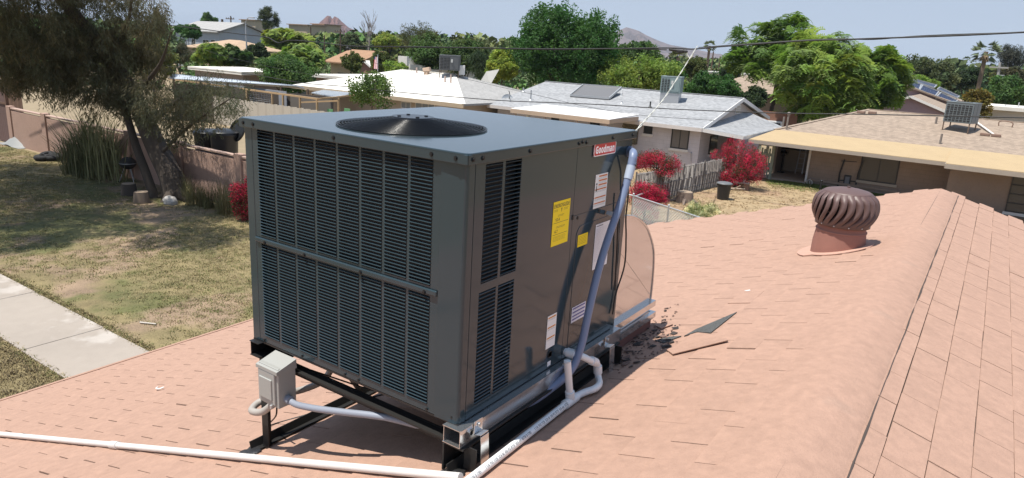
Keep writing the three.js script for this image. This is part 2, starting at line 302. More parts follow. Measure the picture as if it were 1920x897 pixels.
  single('paper_scrap', 'small curled white scrap lying alone on the lower left of the roof', 'scrap', tube([[s1.x - 0.03, s1.y, s1.z], [s1.x - 0.01, s1.y + 0.004, s1.z + 0.02], [s1.x + 0.02, s1.y + 0.008, s1.z + 0.012], [s1.x + 0.03, s1.y + 0.014, s1.z - 0.015]], 0.006, 14, 6), scrap);
  const s2 = onRoof(1402, 545, 0.014);
  single('paper_scrap', 'tiny white scrap on the pink roof between the duct and turbine vent', 'scrap', slab([V(s2.x - 0.02, s2.y - 0.004, s2.z), V(s2.x + 0.012, s2.y + 0.006, s2.z - 0.01), V(s2.x + 0.02, s2.y + 0.008, s2.z + 0.01), V(s2.x - 0.005, s2.y, s2.z + 0.012)], 0.003), scrap);
}
const onSlope = (x, z, h = 0.01) => V(x - SA * h, roofY(x) + CA * h, z);
// ---------- rooftop air conditioner ----------
const UW = 1.213, UD = 1.29, UH = 1.017, UY = 5.5 - UH;   // width, depth, height, level of the base
const paintU = phy([0.028, 0.046, 0.056], 0.10);
const paintDark = paintU;
const blackM = std([0.012, 0.012, 0.013], 0.45);
const deepM = std([0.03, 0.031, 0.033], 0.8);
const zinc = std([0.62, 0.63, 0.64], 0.34, { metalness: 0.9, roughnessMap: softBump });
const zincDull = std([0.50, 0.51, 0.52], 0.5, { metalness: 0.75 });
const boltM = std([0.03, 0.03, 0.032], 0.4, { metalness: 0.6 });
function canvasMat(w, h, draw, rough = 0.45) {
  const c = document.createElement('canvas'); c.width = w; c.height = h; draw(c.getContext('2d'), w, h);
  const t = new THREE.CanvasTexture(c); t.colorSpace = THREE.SRGBColorSpace; t.magFilter = THREE.LinearFilter;
  return std(0xffffff, rough, { map: t });
}
const unit = thing('rooftop_air_conditioner', 'large dark grey louvred air conditioner standing on the pink roof in the foreground', 'air conditioner', [0, UY, 0]);
{
  const U = unit, FL = 0.036;
  // top: pan with turned-down flange, round opening, wire dome
  const fx = -0.618, fz = -0.405, fr = 0.312, circ = (r, n) => Array.from({ length: n }, (_, i) => [fx + r * Math.cos(2 * Math.PI * i / n), -(fz) + r * Math.sin(2 * Math.PI * i / n)]);
  const outer = rrect(-UW - 0.012, 0.010, -0.012, UD + 0.012, 0.02);
  const top = sheet(outer, [circ(fr, 72)], 0.004, 0.0035).rotateX(-Math.PI / 2).translate(0, UH - 0.0075, 0);
  const flange = (x0, x1, z0, z1) => rbox(x1 - x0, FL, z1 - z0, 0.003, (x0 + x1) / 2, UH - 0.004 - FL / 2, (z0 + z1) / 2);
  part('top_panel', [top, flange(-UW - 0.014, 0.0135, 0.009, 0.0155), flange(-UW - 0.014, 0.0135, -UD - 0.0155, -UD - 0.009), flange(0.007, 0.0135, -UD - 0.0155, 0.0155), flange(-UW - 0.0155, -UW - 0.009, -UD - 0.0155, 0.0155)], paintU, U);
  // rolled lip round the fan opening and the venturi wall below it
  const lip = new THREE.TorusGeometry(fr, 0.0045, 8, 72).rotateX(Math.PI / 2).translate(fx, UH + 0.0005, fz);
  part('fan_ring', [lip, new THREE.CylinderGeometry(fr, fr - 0.02, 0.14, 56, 1, true).translate(fx, UH - 0.078, fz)], blackM, U);
  const rings = [], dome = (r) => UH + 0.004 + 0.035 * Math.max(0, 1 - (r - 0.07) / (fr - 0.06));
  for (let i = 0; i < 19; i++) { const r = 0.088 + i * (fr + 0.006 - 0.088) / 18; rings.push(new THREE.TorusGeometry(r, 0.0018, 6, 72).rotateX(Math.PI / 2).translate(fx, dome(r), fz)); }
  const wires = []; for (let k = 0; k < 12; k++) { const a = k * Math.PI / 6 + 0.2, pts = []; for (let r = 0.07; r <= fr + 0.014; r += 0.03) pts.push([fx + r * Math.cos(a), dome(r) - 0.004, fz + r * Math.sin(a)]); wires.push(tube(pts, 0.0026, 16, 6)); }
  const wireM = phy([0.007, 0.007, 0.008], 0.24);
  const guard = part('fan_guard', [rings, wires], wireM, U);
  const plate = [cyl(0.092, 0.088, 0.008, fx, dome(0.088) + 0.003, fz, 0, 0, 36)];
  part('guard_plate', plate, wireM, guard);
  for (let k = 0; k < 4; k++) { const a = k * Math.PI / 2 + 0.5; part('bolt', [cyl(0.008, 0.008, 0.004, fx + 0.06 * Math.cos(a), dome(0.088) + 0.009, fz + 0.06 * Math.sin(a), 0, 0, 6)], boltM, guard); }
  const fan = part('fan', [cyl(0.075, 0.075, 0.09, fx, UH - 0.11, fz, 0, 0, 24), [0, 1, 2].map((k) => { const g = new THREE.BoxGeometry(0.20, 0.004, 0.16, 6, 1, 4); g.rotateX(0.42); g.translate(0.17, 0, 0); g.rotateY(k * 2 * Math.PI / 3 + 0.4); return g.translate(fx, UH - 0.11, fz); })], std([0.03, 0.03, 0.032], 0.5), U);
  part('fan_motor', [cyl(0.08, 0.08, 0.13, fx, UH - 0.23, fz, 0, 0, 24), box(0.66, 0.012, 0.03, fx, UH - 0.17, fz, 0, 0.2), box(0.03, 0.012, 0.66, fx, UH - 0.17, fz, 0, 0.2)], deepM, fan);
  // dark coil behind the louvres, hollow in the middle
  const coilT = tex(64, (u) => { const k = (Math.floor(u * 32) % 2) ? 1 : 0.4; return [0.018 * k, 0.019 * k, 0.021 * k]; }, 6);
  part('coil', [lim(-UW + 0.04, -0.13, 0.03, UH - 0.05, -0.075, -0.04), lim(-UW + 0.04, -UW + 0.075, 0.03, UH - 0.05, -UD + 0.06, -0.08), lim(-0.075, -0.045, 0.03, UH - 0.05, -0.36, -0.1)], std(0xffffff, 0.75, { map: coilT }), U);
  part('base_pan', lim(-UW + 0.02, -0.02, 0.004, 0.03, -UD + 0.02, -0.02), deepM, U);
  part('partition', [lim(-UW + 0.1, -0.02, 0.03, UH - 0.06, -0.80, -0.79)], deepM, U);
  // corner posts
  part('corner_post', [rbox(0.050, UH - FL - 0.006, 0.03, 0.004, -UW + 0.025, (UH - FL) / 2, -0.015), lim(-UW, -UW + 0.03, 0.0, UH - FL - 0.006, -0.06, -0.03)], paintU, U);
  { const o = rrect(-0.1105, 0, -0.043, 0, 0.012); part('corner_post', sheet([[-0.1105, 0], [-0.1105, -0.004], ...Array.from({ length: 7 }, (_, i) => { const t = i / 6 * Math.PI / 2; return [-0.014 + 0.014 * Math.sin(t), 0.014 - 0.014 * Math.cos(t) - 0.004 + 0.004]; }).map(([x, z]) => [x, z]), [0, 0.043], [-0.012, 0.043], [-0.012, 0.012]], null, UH - FL - 0.008).rotateX(-Math.PI / 2).translate(0, 0.002, 0), paintU, U); }
  // front: stamped louvre panels, upper and lower
  const cols = [-1.129, -1.012, -0.889, -0.762, -0.634, -0.508, -0.385, -0.259, -0.141].map((x) => x - 0.003), ws = 0.0065;
  const colRects = (y0, y1) => cols.slice(0, -1).map((x, i) => rect(x + ws, cols[i + 1] - ws, y0, y1));
  const ROWP = 0.01345;
  const slatShape = (w) => { // a louvre: bent strip whose lip stands proud and leans down
    const s = new THREE.Shape([[-0.0035, 0.0032], [0.0003, 0.0029], [0.0045, 0.0004], [0.0045, -0.0008], [0.0034, -0.0008], [-0.0003, 0.0016], [-0.0035, 0.0019]].map((p) => new THREE.Vector2(...p)));
    return metreUV(clean(new THREE.ExtrudeGeometry(s, { depth: w, bevelEnabled: false }).rotateY(-Math.PI / 2).translate(w / 2, 0, 0)));
  };
  const frontPanel = (y0, y1, oy0, oy1, single) => {
    const rects = colRects(oy0, oy1);
    const p = part('louvre_panel', [sheet(rect(-1.160, -0.1135, y0, y1), rects, 0.0025).translate(0, 0, -0.0025)], paintU, U);
    const stuff = [];
    rects.forEach((r) => { const w = r[1][0] - r[0][0], g = slatShape(w), n = Math.floor((oy1 - oy0) / ROWP);
      for (let k = 0; k < n; k++) { const x = (r[0][0] + r[1][0]) / 2, y = oy1 - 0.008 - k * (oy1 - oy0) / n;
        if (single) { const m = new THREE.Mesh(g, paintU); m.name = 'slat'; m.castShadow = m.receiveShadow = true; m.position.set(x, y, 0); m.rotation.z = 0; p.add(m); } else stuff.push(g.clone().translate(x, y, 0)); } });
    if (stuff.length) { const m = new THREE.Mesh(mergeGeometries(stuff), paintU); m.name = 'slats'; m.userData.kind = 'stuff'; m.castShadow = m.receiveShadow = true; p.add(m); }
    return p;
  };
  frontPanel(0.503, UH - FL - 0.002, 0.512, UH - 0.043, true);
  frontPanel(0.006, 0.481, 0.036, 0.474, false);
  part('middle_rail', [rbox(1.046, 0.021, 0.012, 0.005, -0.637, 0.492, 0.004)], paintU, U);
  // bolts along the front and the side
  const hexF = (x, y) => [cyl(0.0062, 0.0062, 0.006, x, y, 0.0175, Math.PI / 2, 0, 6), cyl(0.0085, 0.0085, 0.002, x, y, 0.0155, Math.PI / 2, 0, 12)];
  for (const x of [-1.197, -1.131, -0.638, -0.147, -0.04]) part('bolt', hexF(x, UH - 0.021), boltM, U);
  for (const x of [-1.09, -0.83, -0.50, -0.17]) part('bolt', hexF(x, 0.487).map((g) => g.translate(0, 0, -0.006)), boltM, U);
  for (const [x, y] of [[-0.105, 0.93], [-0.105, 0.60], [-0.105, 0.36], [-0.105, 0.06], [-0.03, 0.025]]) part('screw', [cyl(0.0042, 0.0042, 0.003, x, y, 0.0015, Math.PI / 2, 0, 8)], boltM, U);
  for (const x of [-1.13, -0.87, -0.6, -0.52, -0.15]) part('screw', [cyl(0.005, 0.005, 0.006, x, 0.016, 0.003, Math.PI / 2, 0, 8)], boltM, U);
  // right side: panels cut in the plane of depth (u = -z) and height
  const side = (outline, holes, t = 0.004, b = 0.0012) => sheet(outline, holes, t - 2 * b > 0 ? t - 2 * b : t, b).rotateY(Math.PI / 2).translate(-t + b, 0, 0);
  const TY = UH - FL - 0.006;
  const vcol = [[0.104, 0.209], [0.224, 0.330]], holes = [];
  for (const [a, b] of vcol) { holes.push(rect(a, b, 0.528, UH - 0.047)); holes.push(rect(a - 0.008, b - 0.006, 0.042, 0.497)); }
  const sp = part('side_panel', side([[0.0475, 0.004], [0.7515, 0.004], [0.7515, TY], [0.0475, TY]], holes), paintDark, U);
  for (const h of holes) {
    const u0 = h[0][0], u1 = h[1][0], y0 = h[0][1], y1 = h[2][1], n = Math.round((y1 - y0) / 0.0152), g = slatShape(u1 - u0), st = [];
    g.rotateY(Math.PI / 2);
    for (let k = 0; k < n; k++) st.push(g.clone().translate(-0.003, y1 - 0.008 - k * (y1 - y0) / n, -(u0 + u1) / 2));
    const m = new THREE.Mesh(mergeGeometries(st), paintDark); m.name = 'slats'; m.userData.kind = 'stuff'; m.castShadow = m.receiveShadow = true; sp.add(m);
  }
  part('access_panel', side([[0.7555, 0.678], [1.246, 0.678], [1.246, TY], [0.7555, TY]]), paintDark, U);
  part('side_panel', side([[0.7555, 0.004], [1.246, 0.004], [1.246, 0.6745], [0.7555, 0.6745]]), paintDark, U);
  { const o = [[0.80, 0.05], [1.238, 0.05], [1.238, 0.622], ...Array.from({ length: 7 }, (_, i) => { const t = i / 6 * Math.PI / 2; return [0.845 - 0.045 * Math.sin(t), 0.577 + 0.045 * Math.cos(t)]; })]; part('access_panel', side(o, null, 0.005).translate(0.0022, 0, 0), paintDark, U); }
  part('corner_post', [side([[1.249, 0.0], [UD, 0.0], [UD, TY], [1.249, TY]], null, 0.02).translate(-0.001, 0, 0)], paintDark, U);
  part('inner_backing', [lim(-0.035, -0.008, 0.01, TY, -UD + 0.02, -0.36), lim(-UW + 0.005, -0.01, 0.01, UH - 0.03, -UD, -UD + 0.012)], deepM, U);
  // left side panels with louvres, out of sight but open to the sun
  part('left_louvre_panel', [sheet(rect(-UD, -0.06, 0.004, TY), [rect(-0.75, -0.45, 0.04, UH - 0.06), rect(-0.43, -0.1, 0.04, UH - 0.06)], 0.003).rotateY(-Math.PI / 2).rotateY(0).translate(-UW + 0.003, 0, 0).scale(1, 1, 1), Array.from({ length: 34 }, (_, k) => box(0.012, 0.0015, 0.65, -UW - 0.002, 0.06 + k * 0.0262, -0.425, 0, 0, 0.6))], paintU, U);
  for (const [u, y] of [[0.011, UH - 0.021], [0.065, UH - 0.021], [0.36, UH - 0.022], [0.735, UH - 0.022], [0.765, UH - 0.018], [0.80, UH - 0.022], [1.05, UH - 0.02], [1.26, UH - 0.02]]) part('bolt', [cyl(0.0062, 0.0062, 0.006, 0.0165, y, -u, 0, Math.PI / 2, 6), cyl(0.0085, 0.0085, 0.002, 0.0145, y, -u, 0, Math.PI / 2, 12)], boltM, U);
  for (const [u, y] of [[0.80, 0.662], [1.0, 0.662]]) part('bolt', [cyl(0.008, 0.008, 0.003, 0.001, y, -u, 0, Math.PI / 2, 12)], blackM, U);
  part('latch', [rbox(0.005, 0.022, 0.012, 0.002, 0.0015, 0.672, -0.7535)], blackM, U);
  part('drain_plug', [cyl(0.017, 0.017, 0.004, 0.0015, 0.068, -0.642, 0, Math.PI / 2, 20), rbox(0.004, 0.022, 0.03, 0.001, 0.0015, 0.068, -0.642)], deepM, U);
  // badges and stickers
  const sticker = (name, u0, u1, y0, y1, w, h, draw, off = 0.0012, rough) => part(name, box(0.0012, y1 - y0, u1 - u0, off, (y0 + y1) / 2, -(u0 + u1) / 2), canvasMat(w, h, draw, rough), U, { keepUV: true });
  part('badge', box(0.003, 0.058, 0.213, 0.0045, UH - 0.066, -0.996), canvasMat(640, 176, (c, w, h) => {
    c.fillStyle = '#2b2826'; c.fillRect(0, 0, w, h);
    const rr = (x, y, ww, hh, r) => { c.beginPath(); c.moveTo(x + r, y); c.arcTo(x + ww, y, x + ww, y + hh, r); c.arcTo(x + ww, y + hh, x, y + hh, r); c.arcTo(x, y + hh, x, y, r); c.arcTo(x, y, x + ww, y, r); c.closePath(); };
    c.fillStyle = '#f4f0ee'; rr(2, 2, w - 4, h - 4, 30); c.fill(); c.fillStyle = '#c4242c'; rr(14, 12, w - 28, h - 26, 22); c.fill();
    c.fillStyle = '#ffffff'; c.font = 'bold 132px sans-serif'; c.textAlign = 'center'; c.textBaseline = 'middle'; c.save(); c.translate(w / 2, h / 2 + 2); c.scale(0.98, 1); c.fillText('Goodman', 0, 0, 570); c.strokeStyle = '#fff'; c.lineWidth = 5; c.strokeText('Goodman', 0, 0, 570); c.restore();
  }, 0.3), U, { keepUV: true });
  const lines = (c, x, y, w, n, dy, col, th = 3, seed = 3) => { const r = rng(seed); c.fillStyle = col; for (let i = 0; i < n; i++) { let q = x; while (q < x + w - 6) { const l = 4 + r() * 16; if (q + l > x + w) break; c.fillRect(q, y + i * dy, l, th); q += l + 4; } } };
  sticker('energy_label', 0.583, 0.720, 0.572, 0.763, 256, 360, (c, w, h) => {
    c.fillStyle = '#f6d800'; c.fillRect(0, 0, w, h); c.fillStyle = '#141414'; c.font = 'bold 42px sans-serif'; c.textAlign = 'center'; c.fillText('ENERGYGUIDE', w / 2, 52, w - 18);
    c.beginPath(); c.moveTo(w / 2 - 8, 60); c.lineTo(w / 2 + 8, 60); c.lineTo(w / 2, 96); c.fill(); lines(c, 14, 64, 60, 3, 7, '#3a3200', 2, 4); lines(c, 160, 64, 80, 3, 7, '#3a3200', 2, 6);
    lines(c, 80, 112, 90, 2, 9, '#3a3200', 3, 8); c.font = 'bold 34px sans-serif'; c.fillStyle = '#1a1a1a'; c.textAlign = 'left'; c.fillText('12.4', 40, 160); c.fillRect(14, 172, w - 28, 3); lines(c, 60, 205, 140, 2, 9, '#3a3200', 3, 9); c.fillText('6.7', 40, 256); c.fillRect(14, 268, w - 28, 3); lines(c, 20, 284, w - 60, 5, 9, '#5a5000', 2, 10);
  });
  const warn = (c, w, h, bars, col, pict) => { c.fillStyle = '#e9e9e6'; c.fillRect(0, 0, w, h); for (const [y, hh, x = 10] of bars) { c.fillStyle = col; c.fillRect(x, y, w - x - 12, hh); lines(c, x + 8, y + hh * 0.35, w - x - 30, 1, 1, '#5b2a10', hh * 0.3, y + 1); lines(c, x, y + hh + 6, w - x - 16, 3, 7, '#77777a', 2, y + 2); } if (pict) { c.fillStyle = '#23201f'; c.beginPath(); c.arc(32, 98, 12, 0, 7); c.fill(); c.fillRect(24, 116, 16, 34); c.beginPath(); c.arc(32, 160, 14, 0, 7); c.fill(); c.fillStyle = '#444'; c.fillRect(50, 30, 2, 170); } };
  sticker('warning_label', 0.936, 1.055, 0.680, 0.837, 256, 350, (c, w, h) => warn(c, w, h, [[14, 15, 70], [58, 15, 70], [102, 15, 70], [148, 13], [232, 13], [292, 12]], '#dd7a2c', true));
  sticker('data_label', 0.976, 1.124, 0.380, 0.600, 300, 450, (c, w, h) => { c.fillStyle = '#e4e5ea'; c.fillRect(0, 0, w, h); c.fillStyle = '#555a68'; c.fillRect(16, 16, 130, 8); lines(c, 16, 40, w - 40, 34, 10, '#83889a', 2, 21); }, 0.0035);
  sticker('yellow_label', 0.812, 0.902, 0.525, 0.580, 200, 120, (c, w, h) => { c.fillStyle = '#f2d200'; c.fillRect(0, 0, w, h); lines(c, 14, 16, w - 28, 6, 15, '#8a7400', 4, 31); }, 0.0035);
  sticker('warning_label', 0.603, 0.678, 0.102, 0.256, 170, 350, (c, w, h) => warn(c, w, h, [[16, 15], [120, 15], [232, 15]], '#e39a3a', false));
  sticker('blue_label', 0.812, 0.940, 0.163, 0.238, 256, 150, (c, w, h) => { c.fillStyle = '#dfe1ea'; c.fillRect(0, 0, w, h); c.fillStyle = '#39408f'; for (const y of [10, 46, 82, 116]) c.fillRect(12, y, w - 24, 14); lines(c, 14, 30, w - 30, 1, 10, '#8085a0', 3, 41); lines(c, 14, 66, w - 30, 1, 10, '#8085a0', 3, 42); lines(c, 14, 102, w - 30, 1, 10, '#8085a0', 3, 43); }, 0.0035);
  sticker('small_label', 0.628, 0.655, 0.012, 0.034, 40, 32, (c, w, h) => { c.fillStyle = '#e8e8e8'; c.fillRect(0, 0, w, h); });
  // zinc base rails: channels left and right of the base
  const rail = (x0, x1) => [lim(x0, x1, -0.072, -0.069, -UD - 0.01, 0.026), lim(x0, x1, -0.004, -0.0012, -UD - 0.01, 0.026)];
  const railR = part('base_rail', [rail(-0.05, 0.034), sheet([[-0.026, -0.069], [UD + 0.01, -0.069], [UD + 0.01, -0.004], [-0.026, -0.004]], [Array.from({ length: 14 }, (_, i) => [0.045 + 0.011 * Math.cos(i * Math.PI / 7), -0.036 + 0.011 * Math.sin(i * Math.PI / 7)])], 0.003).rotateY(Math.PI / 2).translate(0.0312, 0, 0), lim(-0.05, -0.047, -0.069, -0.004, -UD, 0.02), lim(0.0342, 0.040, -0.012, 0.003, -UD, 0.026)], zinc, U);
  part('base_rail', [rail(-UW + 0.004, -UW + 0.07), lim(-UW + 0.004, -UW + 0.007, -0.069, -0.004, -UD, 0.02)], blackM, U);
  part('base_rail', [lim(-UW, 0, -0.004, 0.004, -0.03, 0.0)], blackM, U);
}

// ---------- black angle-iron stand under the unit ----------
{
  const steel = std([0.020, 0.019, 0.018], 0.55, { metalness: 0.2, bumpMap: gritBump, bumpScale: 0.001 });
  const S = thing('roof_stand', 'black angle iron stand carrying the large air conditioner on the sloping roof', 'stand', [0, UY, 0]);
  const tar = std([0.028, 0.028, 0.030], 0.35, { bumpMap: gritBump, bumpScale: 0.006 });
  const y = -0.075;
  part('cross_beam', [lim(-UW + 0.02, 0.0, y - 0.055, y + 0.002, -0.055, -0.047), lim(-UW + 0.02, 0.0, y - 0.008, y + 0.0, -0.047, -0.0)], steel, S);
  part('cross_beam', [lim(-UW + 0.02, 0.0, y - 0.075, y + 0.002, -UD, -UD + 0.008)], steel, S);
  part('side_beam', [lim(-0.045, -0.037, y - 0.11, y - 0.001, -UD, 0.03), lim(-0.037, 0.045, y - 0.0075, y - 0.0005, -UD, 0.02)], steel, S);
  part('side_beam', [lim(-UW + 0.03, -UW + 0.038, y - 0.075, y - 0.001, -UD, -0.06)], steel, S);
  const gy = (x) => roofY(x) - UY;
  const leg = (x, z, w) => part('leg', [lim(x, x + w, gy(x) + 0.01, y - 0.001, z - 0.006, z), lim(x, x + 0.006, gy(x) + 0.01, y - 0.001, z - 0.045, z - 0.006)], steel, S);
  leg(-1.168, 0.006, 0.045); leg(0.028, -0.01, 0.055); leg(-1.168, -1.24, 0.045); leg(0.028, -1.24, 0.05);
  const foot = (x, z0, z1) => part('foot_bar', [[0, 0.006, 0.0, 0.045], [0.006, 0.05, 0.0, 0.006]].map(([a, b, h0, h1]) => { const g = lim(a, b, h0, h1, z0, z1); g.rotateZ(ANG); return g.translate(x, gy(x) + 0.011, 0); }), steel, S);
  foot(-1.20, -1.33, 0.05); foot(0.0, -1.33, 0.045);
  part('brace', [beam([-1.10, y - 0.06, -0.35], [-1.165, gy(-1.165) + 0.06, -0.62], 0.04, 0.006), beam([-1.12, gy(-1.12) + 0.05, -0.66], [-0.98, y - 0.04, -0.10], 0.035, 0.006)], steel, S);
  for (const [x, z] of [[-1.19, 0.055], [0.0, 0.05]]) { const b = []; const r = rng(7 + Math.round(x * 10)); for (let i = 0; i < 9; i++) { const g = new THREE.SphereGeometry(0.018 + 0.014 * r(), 8, 6); g.scale(1.3, 0.35, 1); const xx = x + (r() - 0.5) * 0.07, zz = z - 0.01 + (r() - 0.5) * 0.06; b.push(g.rotateZ(ANG).translate(xx, gy(xx) + 0.012, zz)); } part('tar_seal', b, tar, S); }
  // zinc straps tying the unit's rail to the stand
  for (const z of [-0.07, -1.13]) part('strap', [rbox(0.004, 0.05, 0.05, 0.001, 0.044, -0.012, z), rbox(0.035, 0.004, 0.05, 0.001, 0.058, -0.038, z, 0, 0, 0.25), rbox(0.004, 0.135, 0.05, 0.001, 0.079, -0.108, z, 0, 0, 0.06)], zinc, S);
  for (const z of [-0.07, -1.13]) part('bolt', [cyl(0.008, 0.008, 0.006, 0.049, -0.006, z, 0, Math.PI / 2, 6)], zincDull, S);
}

// ---------- electrical switch box, conduits, drain pipes ----------
{
  const gb = phy([0.33, 0.33, 0.31], 0.5);
  const B = thing('disconnect_box', 'small light grey electrical switch box on the left leg of the stand', 'electrical box', [-0.985, 5.5 - 1.243, 0.0]);
  part('body', [rbox(0.134, 0.19, 0.094, 0.004, 0, 0.098, 0.047)], gb, B);
  part('lid', [sheet([[-0.002, 0.17], [0.104, 0.17], [0.104, 0.184], [0.0, 0.212]], null, 0.142, 0.001).rotateY(-Math.PI / 2).translate(0.071, 0, 0)], gb, B);
  part('door', [rbox(0.112, 0.15, 0.012, 0.004, -0.004, 0.092, 0.098), rbox(0.085, 0.10, 0.008, 0.004, -0.006, 0.088, 0.106)], gb, B);
  part('hasp', [rbox(0.012, 0.02, 0.02, 0.003, 0.03, 0.008, 0.102)], zincDull, B);
  const lo = (p) => p.map(([x, y, z]) => [x, y + 5.5, z]);
  const greyC = std([0.24, 0.26, 0.31], 0.5), greyD = std([0.36, 0.33, 0.30], 0.6);
  const c1 = single('flexible_conduit', 'light grey conduit running from the switch box under the air conditioner', 'conduit', [tube(lo([[-0.918, -1.205, 0.05], [-0.87, -1.212, 0.05], [-0.76, -1.193, 0.05], [-0.59, -1.16, 0.03], [-0.40, -1.135, -0.02], [-0.1, -1.13, -0.12], [-0.05, -1.13, -0.3]]), 0.0145, 60, 12), cyl(0.02, 0.02, 0.03, -0.908, 5.5 - 1.206, 0.05, 0, Math.PI / 2, 14)], greyC);
  single('flexible_conduit', 'thicker tan grey conduit looping from behind the switch box', 'conduit', tube(lo([[-1.02, -1.262, 0.04], [-1.10, -1.335, 0.05], [-1.21, -1.375, 0.03], [-1.245, -1.375, -0.03], [-1.20, -1.345, -0.10], [-1.17, -1.36, -0.24], [-1.13, -1.33, -0.34], [-1.10, -1.20, -0.42], [-1.05, -1.12, -0.5]]), 0.0165, 70, 12), greyD);
  single('thin_cable', 'thin black cable hanging from the switch box down to the roof', 'cable', tube([[-1.06, 5.5 - 1.30, 0.0], [-1.15, 5.5 - 1.42, -0.06], onSlope(-1.36, -0.16, 0.03), onSlope(-1.40, -0.24, 0.012), onSlope(-1.22, -0.5, 0.012), onSlope(-0.9, -0.9, 0.012)].map((p) => (p.isVector3 ? p.toArray() : p)), 0.004, 50, 8), blackM);
  // blue-grey conduit along the side of the unit
  const conM = phy([0.17, 0.215, 0.33], 0.42);
  const C = thing('drop_conduit', 'blue grey conduit leaning down the brown shiny side of the air conditioner', 'conduit', [0, 0, 0]);
  part('pipe', [tube(lo([[0.060, -0.12, -1.185], [0.06, -0.16, -1.168], [0.062, -0.307, -1.10], [0.062, -0.454, -1.005], [0.066, -0.60, -0.92], [0.07, -0.78, -0.850], [0.07, -0.95, -0.800], [0.062, -1.04, -0.745], [0.03, -1.10, -0.62], [-0.02, -1.13, -0.45], [-0.3, -1.14, -0.3]]), 0.0178, 110, 14)], conM, C);
  part('elbow', [tube(lo([[0.0, -0.103, -1.262], [0.03, -0.100, -1.235], [0.052, -0.108, -1.200], [0.060, -0.15, -1.175]]), 0.0205, 24, 14), cyl(0.028, 0.028, 0.012, 0.006, 5.5 - 0.103, -1.262, 0, Math.PI / 2, 20)], conM, C);
  part('coupling', [bar(lo([[0.0602, -0.155, -1.172]])[0], lo([[0.0615, -0.215, -1.145]])[0], 0.0212, 16)], phy([0.38, 0.44, 0.54], 0.4), C);
  part('saddle_clip', [rbox(0.046, 0.02, 0.012, 0.002, 0.028, 5.5 - 0.375, -1.072, -0.6)], zincDull, C);
  // thin black control wire hanging at the rear edge
  single('control_wire', 'thin black wire hanging down the rear right edge of the air conditioner', 'wire', [tube(lo([[0.03, -0.12, -1.20], [0.026, -0.20, -1.245], [0.022, -0.255, -1.249], [0.02, -0.33, -1.26], [0.02, -0.423, -1.259], [0.02, -0.531, -1.285], [0.02, -0.683, -1.30], [0.01, -0.834, -1.25], [0.012, -0.93, -1.235]]), 0.0042, 70, 8), tube(lo([[0.022, -0.30, -1.19], [0.018, -0.33, -1.183], [0.014, -0.45, -1.19], [0.012, -0.584, -1.211], [0.012, -0.70, -1.222], [0.012, -0.8, -1.235]]), 0.0042, 40, 8)], blackM);
  // white drain with trap
  const pvc = phy([0.74, 0.74, 0.74], 0.35), pr = 0.0162;
  const D = thing('drain_pipe', 'white plastic drain pipe with a trap below the shiny brown side', 'pipe', [0, 0, 0]);
  part('trap', [
    tube(lo([[0.0, -0.985, -0.785], [0.045, -0.985, -0.785], [0.078, -0.993, -0.805], [0.097, -1.022, -0.85], [0.10, -1.055, -0.912], [0.10, -1.080, -0.932], [0.102, -1.112, -0.936], [0.112, -1.135, -0.928], [0.135, -1.138, -0.895], [0.153, -1.133, -0.845], [0.152, -1.133, -0.805], [0.132, -1.140, -0.775], [0.116, -1.147, -0.745], [0.11, -1.149, -0.69]]), pr, 130, 14)], pvc, D);
  part('vent_stub', [bar(lo([[0.11, -1.149, -0.667]])[0], lo([[0.10, -0.948, -0.628]])[0], pr, 16), new THREE.TorusGeometry(pr - 0.002, 0.0022, 6, 18).rotateX(Math.PI / 2 - 0.2).translate(0.10, 5.5 - 0.947, -0.628)], pvc, D);
  const cuff = (a, b) => part('coupling', [bar(lo([a])[0], lo([b])[0], pr + 0.005, 18)], pvc, D);
  cuff([0.012, -0.985, -0.785], [0.052, -0.985, -0.785]); cuff([0.098, -1.028, -0.864], [0.10, -1.053, -0.908]); cuff([0.10, -1.078, -0.932], [0.103, -1.115, -0.936]);
  cuff([0.109, -1.10, -0.657], [0.11, -1.149, -0.667]); cuff([0.112, -1.149, -0.715], [0.112, -1.148, -0.615]);
  const printed = canvasMat(128, 2048, (c, w, h) => { c.fillStyle = '#e6e7e6'; c.fillRect(0, 0, w, h); c.save(); c.translate(64, h - 20); c.rotate(-Math.PI / 2); c.fillStyle = '#44464c'; c.font = 'bold 22px sans-serif'; for (let x = 0; x < h; x += 680) c.fillText('1 1/4  PVC-1120  SCH 40  450 PSI @73F  NSF-pw  ASTM D-1785', x, 8, 640); c.restore(); }, 0.35);
  const p1 = V(0.111, 5.5 - 1.149, -0.68), p2 = V(0.136, 5.5 - 1.143, 0.36), dir = p2.clone().sub(p1), run = new THREE.CylinderGeometry(pr, pr, dir.length(), 24);
  run.rotateY(-2.356); run.applyQuaternion(new THREE.Quaternion().setFromUnitVectors(V(0, -1, 0), dir.clone().normalize())); run.translate((p1.x + p2.x) / 2, (p1.y + p2.y) / 2, (p1.z + p2.z) / 2);
  part('long_run', run, printed, D, { keepUV: true });
  // second white pipe down the slope to the eave
  const old = phy([0.66, 0.63, 0.60], 0.45, { map: grainTex });
  const W = thing('drain_pipe', 'old white plastic pipe lying across the lower left of the roof', 'pipe', [0, 0, 0]);
  const q = [onSlope(0.09, 0.075, 0.03), onSlope(-2.2, 0.205, 0.027), onSlope(-5.02, 0.37, 0.03)];
  part('long_run', [bar(q[0], q[1], 0.0165, 16), bar(q[1], q[2], 0.0165, 16)], old, W);
  const k = q[1].clone().sub(q[0]).normalize();
  part('coupling', [bar(q[1].clone().addScaledVector(k, -0.035), q[1].clone().addScaledVector(k, 0.035), 0.021, 18)], old, W);
}

